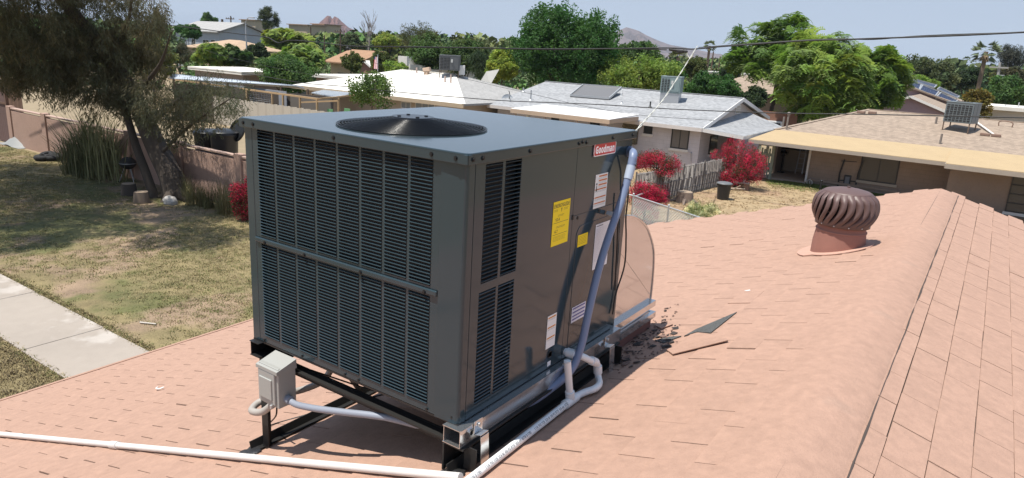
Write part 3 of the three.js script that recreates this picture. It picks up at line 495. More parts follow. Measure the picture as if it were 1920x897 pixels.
// ---------- sheet-metal duct behind the unit ----------
{
  const gal = phy([0.66, 0.645, 0.635], 0.27, { metalness: 0.85, roughnessMap: softBump });
  const D = thing('air_duct', 'curved galvanised air duct running from the air conditioner into the roof', 'duct', [0, 5.5, 0]);
  const prof = [[1.30, -1.05], [1.30, -0.452], [1.364, -0.452], [1.43, -0.456], [1.497, -0.470], [1.58, -0.498], [1.662, -0.54], [1.72, -0.58], [1.775, -0.635], [1.82, -0.69], [1.852, -0.75], [1.872, -0.84], [1.880, -0.93], [1.882, -1.05]];
  const X0 = -0.98, X1 = -0.052;
  const g = sheet(prof, null, X1 - X0).rotateY(Math.PI / 2).translate(X0, 0, 0);
  part('elbow', g, gal, D);
  part('seam', [tube(prof.slice(2).map(([u, y]) => [X1 + 0.002, y, -u]), 0.0055, 60, 6)], gal, D);
  part('cross_crease', [beam([X1 + 0.0005, -0.60, -1.33], [X1 + 0.0005, -1.0, -1.86], 0.004, 0.004)], gal, D);
  const fl = (y, u1, o) => [lim(X1, X1 + 0.026, y - 0.003, y, -u1, -1.30), lim(X1 + 0.023, X1 + 0.026, y - 0.035, y - 0.003, -u1, -1.30), lim(X0, X1, y - 0.035, y, -u1 - 0.0, -u1 + 0.02)];
  part('flange', fl(-1.045, 1.905), gal, D); part('flange', fl(-1.122, 1.925), gal, D);
  part('collar', [lim(X0, X1 - 0.004, -1.13, -1.045, -1.888, -1.31)], gal, D);
  part('curb', [slab([V(X0 + 0.02, -1.152, -1.3), V(X1 + 0.006, -1.152, -1.3), V(X1 + 0.006, -1.152, -1.91), V(X0 + 0.02, -1.152, -1.91)], 0.4)], std([0.23, 0.105, 0.085], 0.9, { map: grainTex }), D);
}

// ---------- turbine vent ----------
{
  const br = phy([0.115, 0.068, 0.061], 0.48, { bumpMap: gritBump, bumpScale: 0.0008 });
  const pinkM = std([0.31, 0.145, 0.112], 0.8, { map: grainTex });
  const cx = 0.60, cz = -4.0, by = roofY(cx);
  const T = thing('turbine_vent', 'brown finned turbine vent turning on a pink base near the ridge', 'roof vent', [cx, by, cz]);
  const y0 = 0.19, R = 0.232, HH = 0.24;
  // base: flared skirt sunk in paint, upper collar
  part('base', [new THREE.LatheGeometry([[0.195, -0.10], [0.192, 0.06], [0.180, 0.15], [0.185, 0.155], [0.185, 0.165], [0.176, 0.168], [0.168, 0.225]].map((p) => new THREE.Vector2(...p)), 48)], pinkM, T);
  part('collar', [cyl(0.172, 0.166, 0.06, 0, y0 + 0.03, 0, 0, 0, 40)], br, T);
  const prof = (t) => [R * (0.745 + 0.255 * Math.pow(Math.sin(Math.PI * (0.10 + 0.80 * t)), 0.9)) * (t > 0.86 ? 1 - 0.9 * (t - 0.86) : 1), y0 + 0.03 + HH * t];
  const N = 24;
  for (let k = 0; k < N; k++) { // curved fins, each overlapping the next
    const pos = [], idx = [], a0 = k * 2 * Math.PI / N, nv = 12, nu = 5;
    for (const off of [0, -0.0025]) for (let j = 0; j <= nv; j++) for (let i = 0; i <= nu; i++) {
      const t = j / nv, u = i / nu, [r, y] = prof(t), tw = 0.30 * (t - 0.5) + 0.16 * Math.sin(Math.PI * t), a = a0 - tw + u * 2 * Math.PI / N * 0.98;
      const bulge = 0.020 * Math.sin(Math.PI * Math.min(1, u * 0.9)) - 0.060 * u * u * Math.sin(Math.PI * Math.min(1, 0.05 + 0.95 * t)), rr = r + off + bulge * Math.sin(Math.PI * (0.08 + 0.84 * t));
      pos.push(rr * Math.cos(a), y, rr * Math.sin(a));
    }
    const M = (nv + 1) * (nu + 1);
    for (let j = 0; j < nv; j++) for (let i = 0; i < nu; i++) { const a = j * (nu + 1) + i, b = a + nu + 1; idx.push(a, b, a + 1, a + 1, b, b + 1, M + a, M + a + 1, M + b, M + a + 1, M + b + 1, M + b); }
    const g = new THREE.BufferGeometry(); g.setAttribute('position', new THREE.Float32BufferAttribute(pos, 3)); g.setIndex(idx); g.computeVertexNormals();
    part('fin', g, br, T);
  }
  const rt = prof(1)[0];
  part('top_cap', [new THREE.LatheGeometry([[0.0, 0.034], [0.05, 0.032], [0.10, 0.024], [rt - 0.01, 0.010], [rt + 0.006, 0.0], [rt + 0.004, -0.010], [rt - 0.012, -0.012]].map(([x, y]) => new THREE.Vector2(x, y + y0 + 0.03 + HH)), 48), cyl(0.012, 0.012, 0.012, 0, y0 + HH + 0.068, 0, 0, 0, 12)], br, T);
  part('lower_ring', [new THREE.LatheGeometry([[prof(0)[0] + 0.004, 0.022], [prof(0)[0] + 0.006, 0.0], [prof(0)[0] - 0.03, -0.004]].map(([x, y]) => new THREE.Vector2(x, y + y0 + 0.014)), 48)], br, T);
  part('shaft', [cyl(0.012, 0.012, HH, 0, y0 + HH / 2, 0)], blackM, T);
  part('inner_throat', [cyl(0.12, 0.12, 0.02, 0, y0 + 0.03, 0, 0, 0, 30)], deepM, T);
  for (let k = 0; k < N; k += 2) { const a = (k + 0.5) * 2 * Math.PI / N, r = prof(0)[0] + 0.006; part('rivet', [ball(0.0045, r * Math.cos(a), y0 + 0.026, r * Math.sin(a), 8)], std([0.7, 0.68, 0.66], 0.4), T); }
  // smear of roof paint round the foot
  const pts = []; for (let i = 0; i < 40; i++) { const a = i * 2 * Math.PI / 40, r = 0.225 + 0.05 * n1(i / 40, 0.3) + (Math.cos(a + 0.5) < -0.2 ? 0.05 : 0); pts.push([r * Math.cos(a), r * 1.05 * Math.sin(a)]); }
  part('flashing', [sheet(pts, null, 0.004, 0.002).rotateX(-Math.PI / 2).rotateZ(ANG).translate(-SA * 0.01, 0.0115 * CA, 0)], std([0.50, 0.30, 0.23], 0.85, { map: grainTex, bumpMap: gritBump, bumpScale: 0.003 }), T);
}
// ---------- neighbouring houses ----------
function shingleTex(seed, base, vary) {
  const r = rng(seed), rows = 14, cols = 12, val = Array.from({ length: rows }, () => Array.from({ length: cols }, () => 1 + (r() - 0.5) * vary)), f = fbm(seed, 4, 4);
  return tex(512, (u, v) => { const y = v * rows, row = Math.floor(y) % rows, x = u * cols + (row % 2) * 0.5 + 0.13 * row, c = Math.floor(x) % cols; let k = val[row][c] * (0.9 + 0.2 * f(u, v)) + 0.1 * (R0() - 0.5); if (y - Math.floor(y) < 0.14) k *= 0.80; if (x - Math.floor(x) < 0.05) k *= 0.86; return base.map((b) => b * k); }, 0.5);
}
const roofGrey = std(0xffffff, 0.95, { map: shingleTex(501, [0.29, 0.293, 0.302], 0.36), bumpMap: gritBump, bumpScale: 0.006 });
const roofTan = std(0xffffff, 0.95, { map: shingleTex(503, [0.305, 0.235, 0.18], 0.30), bumpMap: gritBump, bumpScale: 0.006 });
const roofGrey2 = std(0xffffff, 0.95, { map: shingleTex(505, [0.34, 0.33, 0.32], 0.2) });
const roofWhite = matt([0.72, 0.69, 0.63], 0.85, { bumpMap: gritBump, bumpScale: 0.006 });
const roofSand = matt([0.43, 0.318, 0.185], 0.95, { bumpMap: gritBump, bumpScale: 0.006 });
const blockTex = (seed, base) => { const f = fbm(seed, 5, 4); return tex(512, (u, v) => { const y = v * 10, row = Math.floor(y), x = u * 5 + (row % 2) * 0.5; const j = y - row < 0.06 || x - Math.floor(x) < 0.025; const k = (0.9 + 0.2 * f(u, v) + 0.04 * (R0() - 0.5)) * (j ? 0.80 : 1); return base.map((b) => b * k); }, 0.5); };
const wallGrey = std(0xffffff, 0.9, { map: blockTex(601, [0.60, 0.575, 0.60]) });
const wallTaupe = std(0xffffff, 0.93, { map: blockTex(603, [0.30, 0.235, 0.19]) });
const whitePaint = matt([0.74, 0.72, 0.69], 0.7), tanTrim = matt([0.50, 0.43, 0.33], 0.8), brownTrim = matt([0.16, 0.11, 0.08], 0.8), darkFrame = std([0.03, 0.03, 0.03], 0.5);
const glassM = phy([0.035, 0.04, 0.045], 0.08, { specularIntensity: 1 });
const shadeM = std([0.09, 0.085, 0.08], 0.9);
const interior = std([0.20, 0.175, 0.15], 0.95);

// a window in a wall facing +z: frame, panes, mullion, sill
function windowZ(parent, x0, x1, y0, y1, z, o = {}) {
  const f = 0.05, w = part('window', [lim(x0, x1, y0, y0 + f, z, z + 0.045), lim(x0, x1, y1 - f, y1, z, z + 0.045), lim(x0, x0 + f, y0 + f, y1 - f, z, z + 0.045), lim(x1 - f, x1, y0 + f, y1 - f, z, z + 0.045)], o.frame || darkFrame, parent);
  const n = o.panes || 2, gw = (x1 - x0 - 2 * f) / n;
  for (let i = 0; i < n; i++) part('pane', lim(x0 + f + i * gw + (i ? 0.02 : 0), x0 + f + (i + 1) * gw - (i < n - 1 ? 0.02 : 0), y0 + f, y1 - f, z + 0.004, z + 0.014 + 0.006 * (i % 2)), o.glass || glassM, w);
  if (n > 1) part('mullion', Array.from({ length: n - 1 }, (_, i) => lim(x0 + f + (i + 1) * gw - 0.02, x0 + f + (i + 1) * gw + 0.02, y0 + f, y1 - f, z, z + 0.03)), o.frame || darkFrame, w);
  if (o.sill) part('sill', lim(x0 - 0.06, x1 + 0.06, y0 - 0.13, y0 - 0.003, z - 0.02, z + 0.10), o.sill, w);
  return w;
}
const pxWin = (parent, p0, p1, z, o) => { const a = atZ(p0[0], p1[1], z), b = atZ(p1[0], p0[1], z); return windowZ(parent, a.x, b.x, a.y, b.y, z, o); };

// ---- grey house with the gable end (right of centre)
{
  const H = thing('grey_house', 'pale grey block house with grey shingle roof and white sills behind the red bushes', 'house');
  const zw = -33.85, ze = -33.25, xr = -10.75, xl = -24.4, zr = -39.6, yr = 3.86, ye = 2.5, zb = -45.9;
  part('wall', lim(xl + 0.4, xr - 0.25, 0, 2.42, zb + 0.5, zw), wallGrey, H);
  part('gable_wall', sheet([[-zw, 2.4], [-zb - 0.5, 2.4], [-zr, yr - 0.17]], null, 0.16).rotateY(Math.PI / 2).translate(xr - 0.42, 0, 0), matt([0.50, 0.43, 0.38]), H);
  const roofF = part('roof', slab([V(xl, ye, ze), V(xr, ye, ze), V(xr, yr, zr), V(xl + 0.2, yr, zr)], 0.12), roofGrey, H);
  part('roof', slab([V(xl, ye, zb), V(xr, ye, zb), V(xr, yr + 0.004, zr - 0.01), V(xl + 0.2, yr + 0.004, zr - 0.01)], 0.12), roofGrey, H);
  part('ridge_cap', beam([xl + 0.2, yr + 0.015, zr], [xr, yr + 0.015, zr], 0.26, 0.03), roofGrey, H);
  part('fascia', lim(xl, xr, ye - 0.19, ye - 0.005, ze, ze + 0.03), matt([0.62, 0.57, 0.54]), H);
  part('barge_board', [beam([xr + 0.03, ye - 0.08, ze - 0.05], [xr + 0.03, yr - 0.08, zr], 0.04, 0.2)], whitePaint, H);
  part('barge_board', [beam([xr + 0.03, ye - 0.08, zb + 0.05], [xr + 0.03, yr - 0.08, zr], 0.04, 0.2)], whitePaint, H);
  // vent slats in the gable
  const gv = part('gable_vent', lim(xr - 0.25, xr - 0.22, 2.95, 3.45, -40.1, -39.2), whitePaint, H);
  for (let i = 0; i < 5; i++) part('slat', box(0.02, 0.05, 0.8, xr - 0.21, 3.02 + i * 0.09, -39.65, 0, 0, 0.5), tanTrim, gv);
  // side porch
  part('porch_roof', slab([V(xr - 0.35, 2.52, ze - 0.05), V(-8.75, 2.30, ze - 0.5), V(-8.75, 2.30, -41.5), V(xr - 0.35, 3.05, -41.5), V(xr - 0.35, 3.05, -37.2)], 0.11), roofGrey, H);
  part('porch_fascia', [beam([xr, 2.40, ze - 0.03], [-8.75, 2.20, ze - 0.48], 0.03, 0.17), beam([-8.74, 2.20, ze - 0.5], [-8.74, 2.20, -41.5], 0.03, 0.17)], whitePaint, H);
  for (const z of [ze - 0.85, -38.0]) part('porch_post', lim(-9.08, -8.95, 0, 2.2, z - 0.06, z + 0.06), whitePaint, H);
  part('porch_floor', lim(xr - 0.25, -8.6, 0, 0.12, -41.5, ze - 0.3), matt([0.35, 0.3, 0.26]), H);
  const sw = part('window', [lim(xr - 0.25, xr - 0.2, 0.95, 1.95, -36.6, -35.4)], darkFrame, H); part('pane', lim(xr - 0.21, xr - 0.185, 1.0, 1.9, -36.55, -35.45), glassM, sw); part('sill', lim(xr - 0.25, xr - 0.12, 0.84, 0.945, -36.66, -35.34), whitePaint, sw);
  part('door', lim(xr - 0.25, xr - 0.2, 0.13, 2.1, -39.4, -38.5), brownTrim, H);
  // windows seen on the long wall
  pxWin(H, [1257, 237], [1295, 277], zw, { sill: whitePaint, glass: phy([0.16, 0.15, 0.145], 0.15) });
  pxWin(H, [1207, 231], [1225, 250], zw, { sill: whitePaint, panes: 1 });
  pxWin(H, [1034, 216], [1049, 226], zw, { panes: 1 }); pxWin(H, [1107, 223], [1126, 236], zw, { panes: 1 });
  // pierced block screen
  { const a = atZ(1164, 268, zw + 0.25), b = atZ(1196, 227, zw + 0.25), s = part('block_screen', [lim(a.x, b.x, a.y, a.y + 0.06, zw + 0.16, zw + 0.28), lim(a.x, b.x, b.y - 0.06, b.y, zw + 0.16, zw + 0.28)], matt([0.16, 0.13, 0.09]), H);
    const n = 5, m = 6, cw = (b.x - a.x) / n, ch = (b.y - a.y - 0.12) / m; for (let i = 0; i < n; i++) for (let j = 0; j < m; j++) part('block', new THREE.TorusGeometry(Math.min(cw, ch) * 0.42, 0.035, 5, 12).translate(a.x + (i + 0.5) * cw, a.y + 0.06 + (j + 0.5) * ch, zw + 0.22), matt([0.22, 0.19, 0.12]), s);
    part('screen_recess', lim(a.x, b.x, a.y, b.y, zw, zw + 0.02), interior, H); }
  part('outdoor_tap', [bar(atZ(1296, 285, zw + 0.03), atZ(1296, 303, zw + 0.03), 0.02, 6), ball(0.05, atZ(1296, 288, zw + 0.06).x, atZ(1296, 288, zw + 0.06).y, zw + 0.06, 8)], zincDull, H);
  // flat white patio roof standing in front of the eave
  const P = atY(964, 203, 2.75), Q = atY(1138, 225, 2.75), zp = (P.z + Q.z) / 2;
  part('patio_roof', slab([V(P.x, 2.76, zp), V(Q.x, 2.76, zp), V(Q.x, 2.86, zp - 3.5), V(P.x, 2.86, zp - 3.5)], 0.05), matt([0.78, 0.77, 0.75]), H);
  part('patio_fascia', [lim(P.x, Q.x, 2.52, 2.735, zp - 0.06, zp + 0.02), lim(Q.x - 0.06, Q.x + 0.01, 2.54, 2.74, zp - 3.4, zp - 0.06)], matt([0.50, 0.38, 0.28]), H);
  for (const t of [0.04, 0.36, 0.68, 0.96]) part('patio_post', lim(P.x + (Q.x - P.x) * t - 0.06, P.x + (Q.x - P.x) * t + 0.06, 0, 2.52, zp - 0.14, zp - 0.02), matt([0.42, 0.34, 0.28]), H);
  const lampP = atZ(990, 217, zw + 0.05); part('wall_lamp', [ball(0.09, lampP.x, lampP.y, zw + 0.1, 10)], matt([0.8, 0.75, 0.6]), H);
  // pipes through the roof
  const onF = (px, py) => { const n = V(0, zr - ze < 0 ? -(zr - ze) : 1, yr - ye).normalize(); const o = V(0, ye, ze), v = sight(px, py); return EYE.clone().addScaledVector(v, o.sub(EYE).dot(n) / v.dot(n)); };
  for (const [x, y, h, m] of [[1219, 201, 0.32, darkFrame], [995, 188, 0.62, zincDull], [1166, 194, 0.12, zincDull], [981, 172, 0.25, zincDull]]) { const p = onF(x, y); part('roof_pipe', [bar(p.clone().add(V(0, -0.05, 0)), p.clone().add(V(0, h, 0)), 0.045, 8), cyl(0.12, 0.06, 0.06, p.x, p.y + 0.02, p.z, 0, 0, 10)], m, H); }
  // solar water-heating panel tilted on the roof
  const a = onF(1069, 182), b = onF(1142, 188), u = b.clone().sub(a), back = V(0, 0.62, -1.55);
  const S = thing('solar_heating_panel', 'single large grey tilted solar heating panel on the grey shingle roof', 'solar panel', a.clone().add(V(0, 0.10, 0)));
  part('collector', slab([V(0, 0, 0), u, u.clone().add(back), back], 0.09), phy([0.155, 0.150, 0.150], 0.35), S);
  part('frame', [beam([0, 0.01, 0.01], u.clone().add(V(0, 0.01, 0.01)), 0.05, 0.12), beam(back.clone().add(V(0, 0.01, 0)), u.clone().add(back).add(V(0, 0.01, 0)), 0.05, 0.12), beam([0, 0.01, 0], back.clone().add(V(0, 0.01, 0)), 0.05, 0.12), beam(u.clone().add(V(0, 0.01, 0)), u.clone().add(back).add(V(0, 0.01, 0)), 0.05, 0.12)], zincDull, S);
  part('support_leg', [beam(u.clone().add(back).add(V(-0.04, -0.05, 0)), u.clone().add(V(-0.04, 0.2, -1.65)), 0.04, 0.04), beam(u.clone().add(back).add(V(-0.04, -0.05, 0)), u.clone().add(V(0.35, 0.05, -0.9)), 0.04, 0.04), beam(back.clone().add(V(0.04, -0.05, 0)), [0.04, 0.2, -1.65], 0.04, 0.04)], zincDull, S);
  // satellite dish
  const d = onF(955, 186), ds = thing('satellite_dish', 'grey satellite dish at the left end of the grey shingle roof', 'satellite dish', d);
  part('dish', [new THREE.SphereGeometry(0.6, 20, 8, 0, 6.2832, 0, 0.55).scale(1.15, 1, 1).rotateX(-1.9).rotateY(0.5).translate(0, 0.15, 0.30)], std([0.42, 0.45, 0.48], 0.5), ds);
  part('mast', [bar([0, -0.05, 0], [0, 0.36, 0], 0.025, 8), bar([0, 0.36, 0], [0.0, 0.5, 0.1], 0.025, 8)], darkFrame, ds);
  part('feed_arm', [bar([0, 0.3, 0.02], [0.35, 0.22, 0.55], 0.015, 6), box(0.08, 0.08, 0.12, 0.36, 0.24, 0.57)], zincDull, ds);
}
// small rooftop cooler / package unit of the neighbourhood
function roofUnit(name, label, pos, turn, w, d, h, col, o = {}) {
  const T = thing(name, label, 'air conditioner', pos, undefined, turn), m = phy(col, 0.45), y = o.legs || 0;
  part('cabinet', [rbox(w, h, d, 0.02, 0, y + h / 2, 0), rbox(w + 0.03, 0.05, d + 0.03, 0.012, 0, y + h, 0)], m, T);
  const n = o.cols || 4, cw = w * (o.span || 0.92) / n, x0 = -w / 2 + w * 0.04, rows = o.rows || 1;
  for (let i = 0; i < n; i++) for (let j = 0; j < rows; j++) { const hh = (h - 0.16) / rows; const y0 = y + 0.07 + j * hh; const g = part('grille', lim(x0 + i * cw + 0.02, x0 + (i + 1) * cw - 0.02, y0, y0 + hh - 0.03, d / 2 + 0.001, d / 2 + 0.012), deepM, T); part('slats', Array.from({ length: o.bars || 8 }, (_, k) => box(cw - 0.05, 0.012, 0.014, x0 + (i + 0.5) * cw, y0 + (k + 0.5) * (hh - 0.03) / (o.bars || 8), d / 2 + 0.016, 0.5)), m, g, { kind: 'stuff' }); }
  if (o.plate) part('access_panel', rbox(o.plate[1] - o.plate[0], h - 0.2, 0.02, 0.006, (o.plate[0] + o.plate[1]) / 2, y + h / 2, d / 2 + 0.008), m, T), part('switch_box', rbox(0.12, 0.2, 0.08, 0.01, o.plate[0] + 0.12, y + h * 0.65, d / 2 + 0.05), phy([0.5, 0.5, 0.48], 0.5), T);
  part('side_panel', [rbox(0.016, h - 0.16, d * 0.42, 0.004, w / 2 + 0.004, y + h / 2, d * 0.22), rbox(0.016, h - 0.16, d * 0.42, 0.004, w / 2 + 0.004, y + h / 2, -d * 0.24)], m, T);
  part('fan_guard', [0.12, 0.2, 0.28, 0.36].map((r) => new THREE.TorusGeometry(r * Math.min(w, d), 0.008, 5, 28).rotateX(Math.PI / 2).translate(0, y + h + 0.035, 0)), deepM, T);
  if (o.legs) for (const sx of [-1, 1]) for (const sz of [-1, 1]) part('leg', [lim(sx * (w / 2 - 0.05) - 0.025, sx * (w / 2 - 0.05) + 0.025, sz > 0 ? -0.35 : -0.1, y, sz * (d / 2 - 0.05) - 0.02, sz * (d / 2 - 0.05) + 0.02)], o.legMat || brownTrim, T);
  if (o.curb) part('curb', [lim(-w / 2 + 0.04, w / 2 - 0.04, -o.curb, 0, -d / 2 + 0.04, d / 2 - 0.04)], zincDull, T);
  return T;
}
{ const p = atZ(1257, 188, -37.6); roofUnit('house_air_conditioner', 'green grey air conditioner on a metal curb on the grey shingle roof', [p.x, p.y + 0.42, p.z], 0.22, 1.15, 1.0, 0.92, [0.20, 0.26, 0.26], { cols: 3, span: 0.42, plate: [-0.02, 0.5], curb: 0.62 }); }

// ---- white-coated hip roof (centre left)
{
  const H = thing('white_roof_house', 'low house with a bright white coated hip roof behind the air conditioner', 'house');
  const ye = 2.6, yr = 4.0, zf = -30.7, zb = -41.3, xl = -39.5, xr = -24.2, r0 = V(-34.2, yr, -36), r1 = V(-29.3, yr, -36);
  part('wall', lim(xl + 0.6, xr - 0.6, 0, 2.55, zb + 0.6, zf - 0.7), matt([0.50, 0.42, 0.34]), H);
  part('roof', slab([V(xl, ye, zf), V(xr, ye, zf), r1, r0], 0.12), roofWhite, H);
  part('roof', slab([V(xl, ye, zb), V(xl, ye, zf), r0], 0.12), roofWhite, H);
  part('roof', slab([V(xr, ye, zf), V(xr, ye, zb), r1], 0.12), roofGrey2, H, { label: 'grey shingled hip end of the white roof' });
  part('roof', slab([V(xr, ye, zb), V(xl, ye, zb), r0, r1], 0.12), roofGrey2, H);
  part('ridge_cap', [beam(r0, r1, 0.22, 0.05), beam(r1, [xr, ye + 0.01, zf], 0.2, 0.04), beam(r1, [xr, ye + 0.01, zb], 0.2, 0.04)], roofWhite, H);
  part('fascia', lim(xl, xr, ye - 0.24, ye - 0.003, zf, zf + 0.04), matt([0.46, 0.36, 0.25]), H);
  const zw = zf - 0.69; pxWin(H, [752, 192], [771, 203], zw, { panes: 2, frame: whitePaint, glass: phy([0.3, 0.33, 0.36], 0.2) }); pxWin(H, [779, 194], [816, 206], zw, { panes: 3, frame: whitePaint, glass: phy([0.3, 0.33, 0.36], 0.2) });
  for (const [x, y, h] of [[834, 161, 0.62], [845, 155, 0.5], [781, 138, 0.4]]) { const zz = x === 781 ? -35.6 : -34.2, p = atZ(x, y, zz); part('roof_pipe', [bar([p.x, p.y - 0.2, p.z], [p.x, p.y + h, p.z], 0.055, 8)], matt([0.55, 0.42, 0.36]), H); }
  const v = atZ(800, 134, -35.5); part('roof_vent', [rbox(0.5, 0.26, 0.35, 0.03, v.x, v.y + 0.12, v.z, 0, 0.4, 0.2), lim(v.x - 0.14, v.x + 0.14, v.y - 0.25, v.y + 0.05, v.z - 0.14, v.z + 0.14)], matt([0.60, 0.44, 0.33]), H);
  // corrugated patio cover at the near right corner
  const a = atY(848, 196, 2.35), b = atY(938, 190, 2.35), c = atY(946, 184, 2.5), d = atY(842, 190, 2.5);
  part('patio_cover', slab([a, b, c, d], 0.05), matt([0.46, 0.52, 0.58], 0.5), H);
  part('patio_post', [bar(a.clone().setY(0), a, 0.05, 8), bar(b.clone().setY(0), b, 0.05, 8)], whitePaint, H);
  const p = atZ(843, 139, -35.6);
  const A = roofUnit('house_air_conditioner', 'dark grey air conditioner with a white duct on the bright white roof', [p.x, p.y + 0.1, p.z], 0.62, 1.35, 1.15, 0.95, [0.10, 0.105, 0.11], { cols: 3, span: 0.5, plate: [0.05, 0.6], legs: 0.16 });
  part('duct', [new THREE.CylinderGeometry(0.5, 0.5, 0.85, 20, 1, false, 0, Math.PI / 2).rotateZ(Math.PI / 2).rotateY(-1.57).translate(0.68, 0.5, -0.1), box(0.4, 0.6, 0.85, 0.8, 0.2, -0.1)], matt([0.74, 0.72, 0.68]), A);
  // grey shade sail at the back
  const s0 = atD(912, 134, 58), s1 = atD(936, 130, 58), s2 = atD(919, 160, 57), s3 = atD(901, 152, 57);
  single('shade_sail', 'grey shade sail stretched behind the white roofed house', 'shade sail', slab([s0, s1, s2, s3], 0.04), matt([0.36, 0.35, 0.33]));
  const w0 = atD(748, 128, 70), w1 = atD(748, 103, 70), w2 = atD(775, 112, 72), w3 = atD(806, 128, 74);
  const f = thing('white_roof_house', 'steep white roof end with block parapet poking up between trees far behind', 'house'); part('roof', slab([w0, w2.clone().add(V(0, 0.5, 0)), w3, w3.clone().add(V(4, -0.3, -5)), w0.clone().add(V(3, 0, -7))], 0.3), roofWhite, f); part('parapet', [beam(w0.clone().add(V(0, 0.55, 0)), w0.clone().add(V(1.2, 0.55, 0)), 0.3, 1.3), beam(w0.clone().add(V(1.3, 0.2, 0)), w3, 0.3, 0.5)], roofWhite, f); part('wall', prism([w0, w3, w3.clone().add(V(4, 0, -5)), w0.clone().add(V(3, 0, -7))], 0, w3.y - 0.3), roofWhite, f);
}

// ---- brown house with sand-coloured patio roof (right)
{
  const H = thing('taupe_house', 'long taupe block house with brown shingle roof and sand coloured patio roof on the right', 'house');
  const zw = -36.3, x0 = -8.65, x1 = 16;
  const A = V(x0, 2.12, -34.4), B = V(0.05, 2.12, -34.4);
  part('patio_roof', slab([A, V(0.55, 2.12, -34.4), V(0.55, 2.42, -38.1), V(x0 + 0.35, 2.42, -38.1)], 0.05), roofSand, H);
  part('patio_roof', slab([V(0.05, 2.17, -33.3), V(x1, 2.17, -33.3), V(x1, 2.50, -37.2), V(0.05, 2.50, -37.2)], 0.05), roofSand, H);
  part('fascia', [lim(x0, 0.04, 1.93, 2.095, -34.4, -34.37)], matt([0.36, 0.31, 0.26]), H);
  part('fascia', [lim(0.05, x1, 1.95, 2.145, -33.3, -33.27), lim(0.02, 0.05, 1.95, 2.145, -37, -33.3)], matt([0.36, 0.31, 0.26]), H);
  part('fascia', [lim(x0 - 0.03, x0, 1.93, 2.10, -38, -34.4)], matt([0.36, 0.31, 0.26]), H);
  // shingle hip roof behind
  const r0 = V(-4.7, 3.62, -44.1), r1 = V(9, 3.62, -44.1), e = 2.40;
  part('roof', slab([V(x0 + 0.3, e, -38.0), V(x1, e, -38.0), r1, r0], 0.08), roofTan, H);
  part('roof', slab([V(x0 + 0.3, e, -50), V(x0 + 0.3, e, -38.0), r0], 0.08), roofTan, H);
  part('roof', slab([V(x1, e, -50), V(x0 + 0.3, e, -50), r0, r1], 0.08), roofTan, H);
  part('ridge_cap', [beam(r0, r1, 0.24, 0.04), beam(r0, [x0 + 0.3, e + 0.02, -38.0], 0.24, 0.04)], roofTan, H);
  const c1 = atZ(1520, 300, zw).x;
  part('wall', lim(c1, 0.2, 0, 2.05, -49, zw), wallTaupe, H);
  part('wall', [lim(0.21, x1, 0, 2.1, -49, -35.0)], matt([0.27, 0.215, 0.18], 0.95, { bumpMap: gritBump, bumpScale: 0.006 }), H);
  part('carport_wall', [lim(x0 + 0.5, c1 - 0.002, 0, 2.1, -41.2, -41.0), lim(x0 + 0.55, x0 + 0.7, 0, 2.02, -41.0, -37.6)], wallTaupe, H);
  part('carport_floor', lim(x0 + 0.2, c1 - 0.004, 0, 0.10, -41, -36.0), matt([0.40, 0.33, 0.27]), H);
  part('corner_post', [lim(c1 - 0.10, c1 - 0.003, 0.1, 2.0, zw + 0.002, zw + 0.10)], whitePaint, H);
  part('corner_post', [lim(x0 + 0.45, x0 + 0.57, 0.1, 2.05, zw + 0.002, zw + 0.12)], whitePaint, H);
  part('plinth_ledge', lim(c1, 0.2, 0.18, 0.30, zw + 0.001, zw + 0.12), wallTaupe, H);
  const gl = phy([0.085, 0.082, 0.078], 0.16);
  pxWin(H, [1609, 297], [1690, 337], zw, { panes: 2, sill: matt([0.42, 0.37, 0.31]), glass: gl });
  { const a = atZ(1884, 396, -35.0), b = atZ(1960, 336, -35.0), w = windowZ(H, a.x, b.x, a.y, b.y, -34.998, { panes: 1, sill: whitePaint, glass: gl }); for (let i = 1; i < 4; i++) part('louvre', box(b.x - a.x - 0.1, 0.03, 0.05, (a.x + b.x) / 2, a.y + (b.y - a.y) * i / 4, -34.95), darkFrame, w); }
  // vents on the shingle roof
  const onR = (px, py) => { const n = V(0, 6.1, 1.22).normalize(), o = V(0, e, -38), v = sight(px, py); return EYE.clone().addScaledVector(v, o.sub(EYE).dot(n) / v.dot(n)); };
  for (const [x, y, h] of [[1468, 238, 0.55], [1475, 243, 0.85], [1763, 270, 0.5], [1755, 232, 0.35]]) { const p = onR(x, y); part('roof_pipe', [bar(p.clone().add(V(0, -0.1, 0)), p.clone().add(V(0, h, 0)), 0.05, 8), ...(y > 240 && x < 1500 ? [ball(0.10, p.x, p.y + h, p.z, 8)] : [])], matt([0.22, 0.19, 0.17]), H); }
  for (const [x, y] of [[1615, 212], [1636, 213], [1847, 254], [1868, 256]]) { const p = onR(x, y); part('roof_vent', rbox(0.42, 0.14, 0.3, 0.03, p.x, p.y + 0.05, p.z), matt([0.26, 0.17, 0.13]), H); }
  { const a = onR(1873, 236), b = onR(1898, 239); part('pipe_loop', tube([a.clone().add(V(0, 0, 0)), a.clone().add(V(0, 0.22, 0)), b.clone().add(V(0, 0.22, 0)), b], 0.03, 20, 6), matt([0.25, 0.16, 0.12]), H); }
  { const a = onR(1829, 232), b = onR(1864, 256); single('drain_pipe', 'white plastic pipe lying on the brown shingle roof beside its cooler', 'pipe', [bar(a.clone().add(V(0, 0.12, 0)), b.clone().add(V(0, 0.08, 0)), 0.045, 8), bar(b.clone().add(V(0, 0.1, 0)), b.clone().add(V(0, -0.25, 0.1)), 0.05, 8)], whitePaint); }
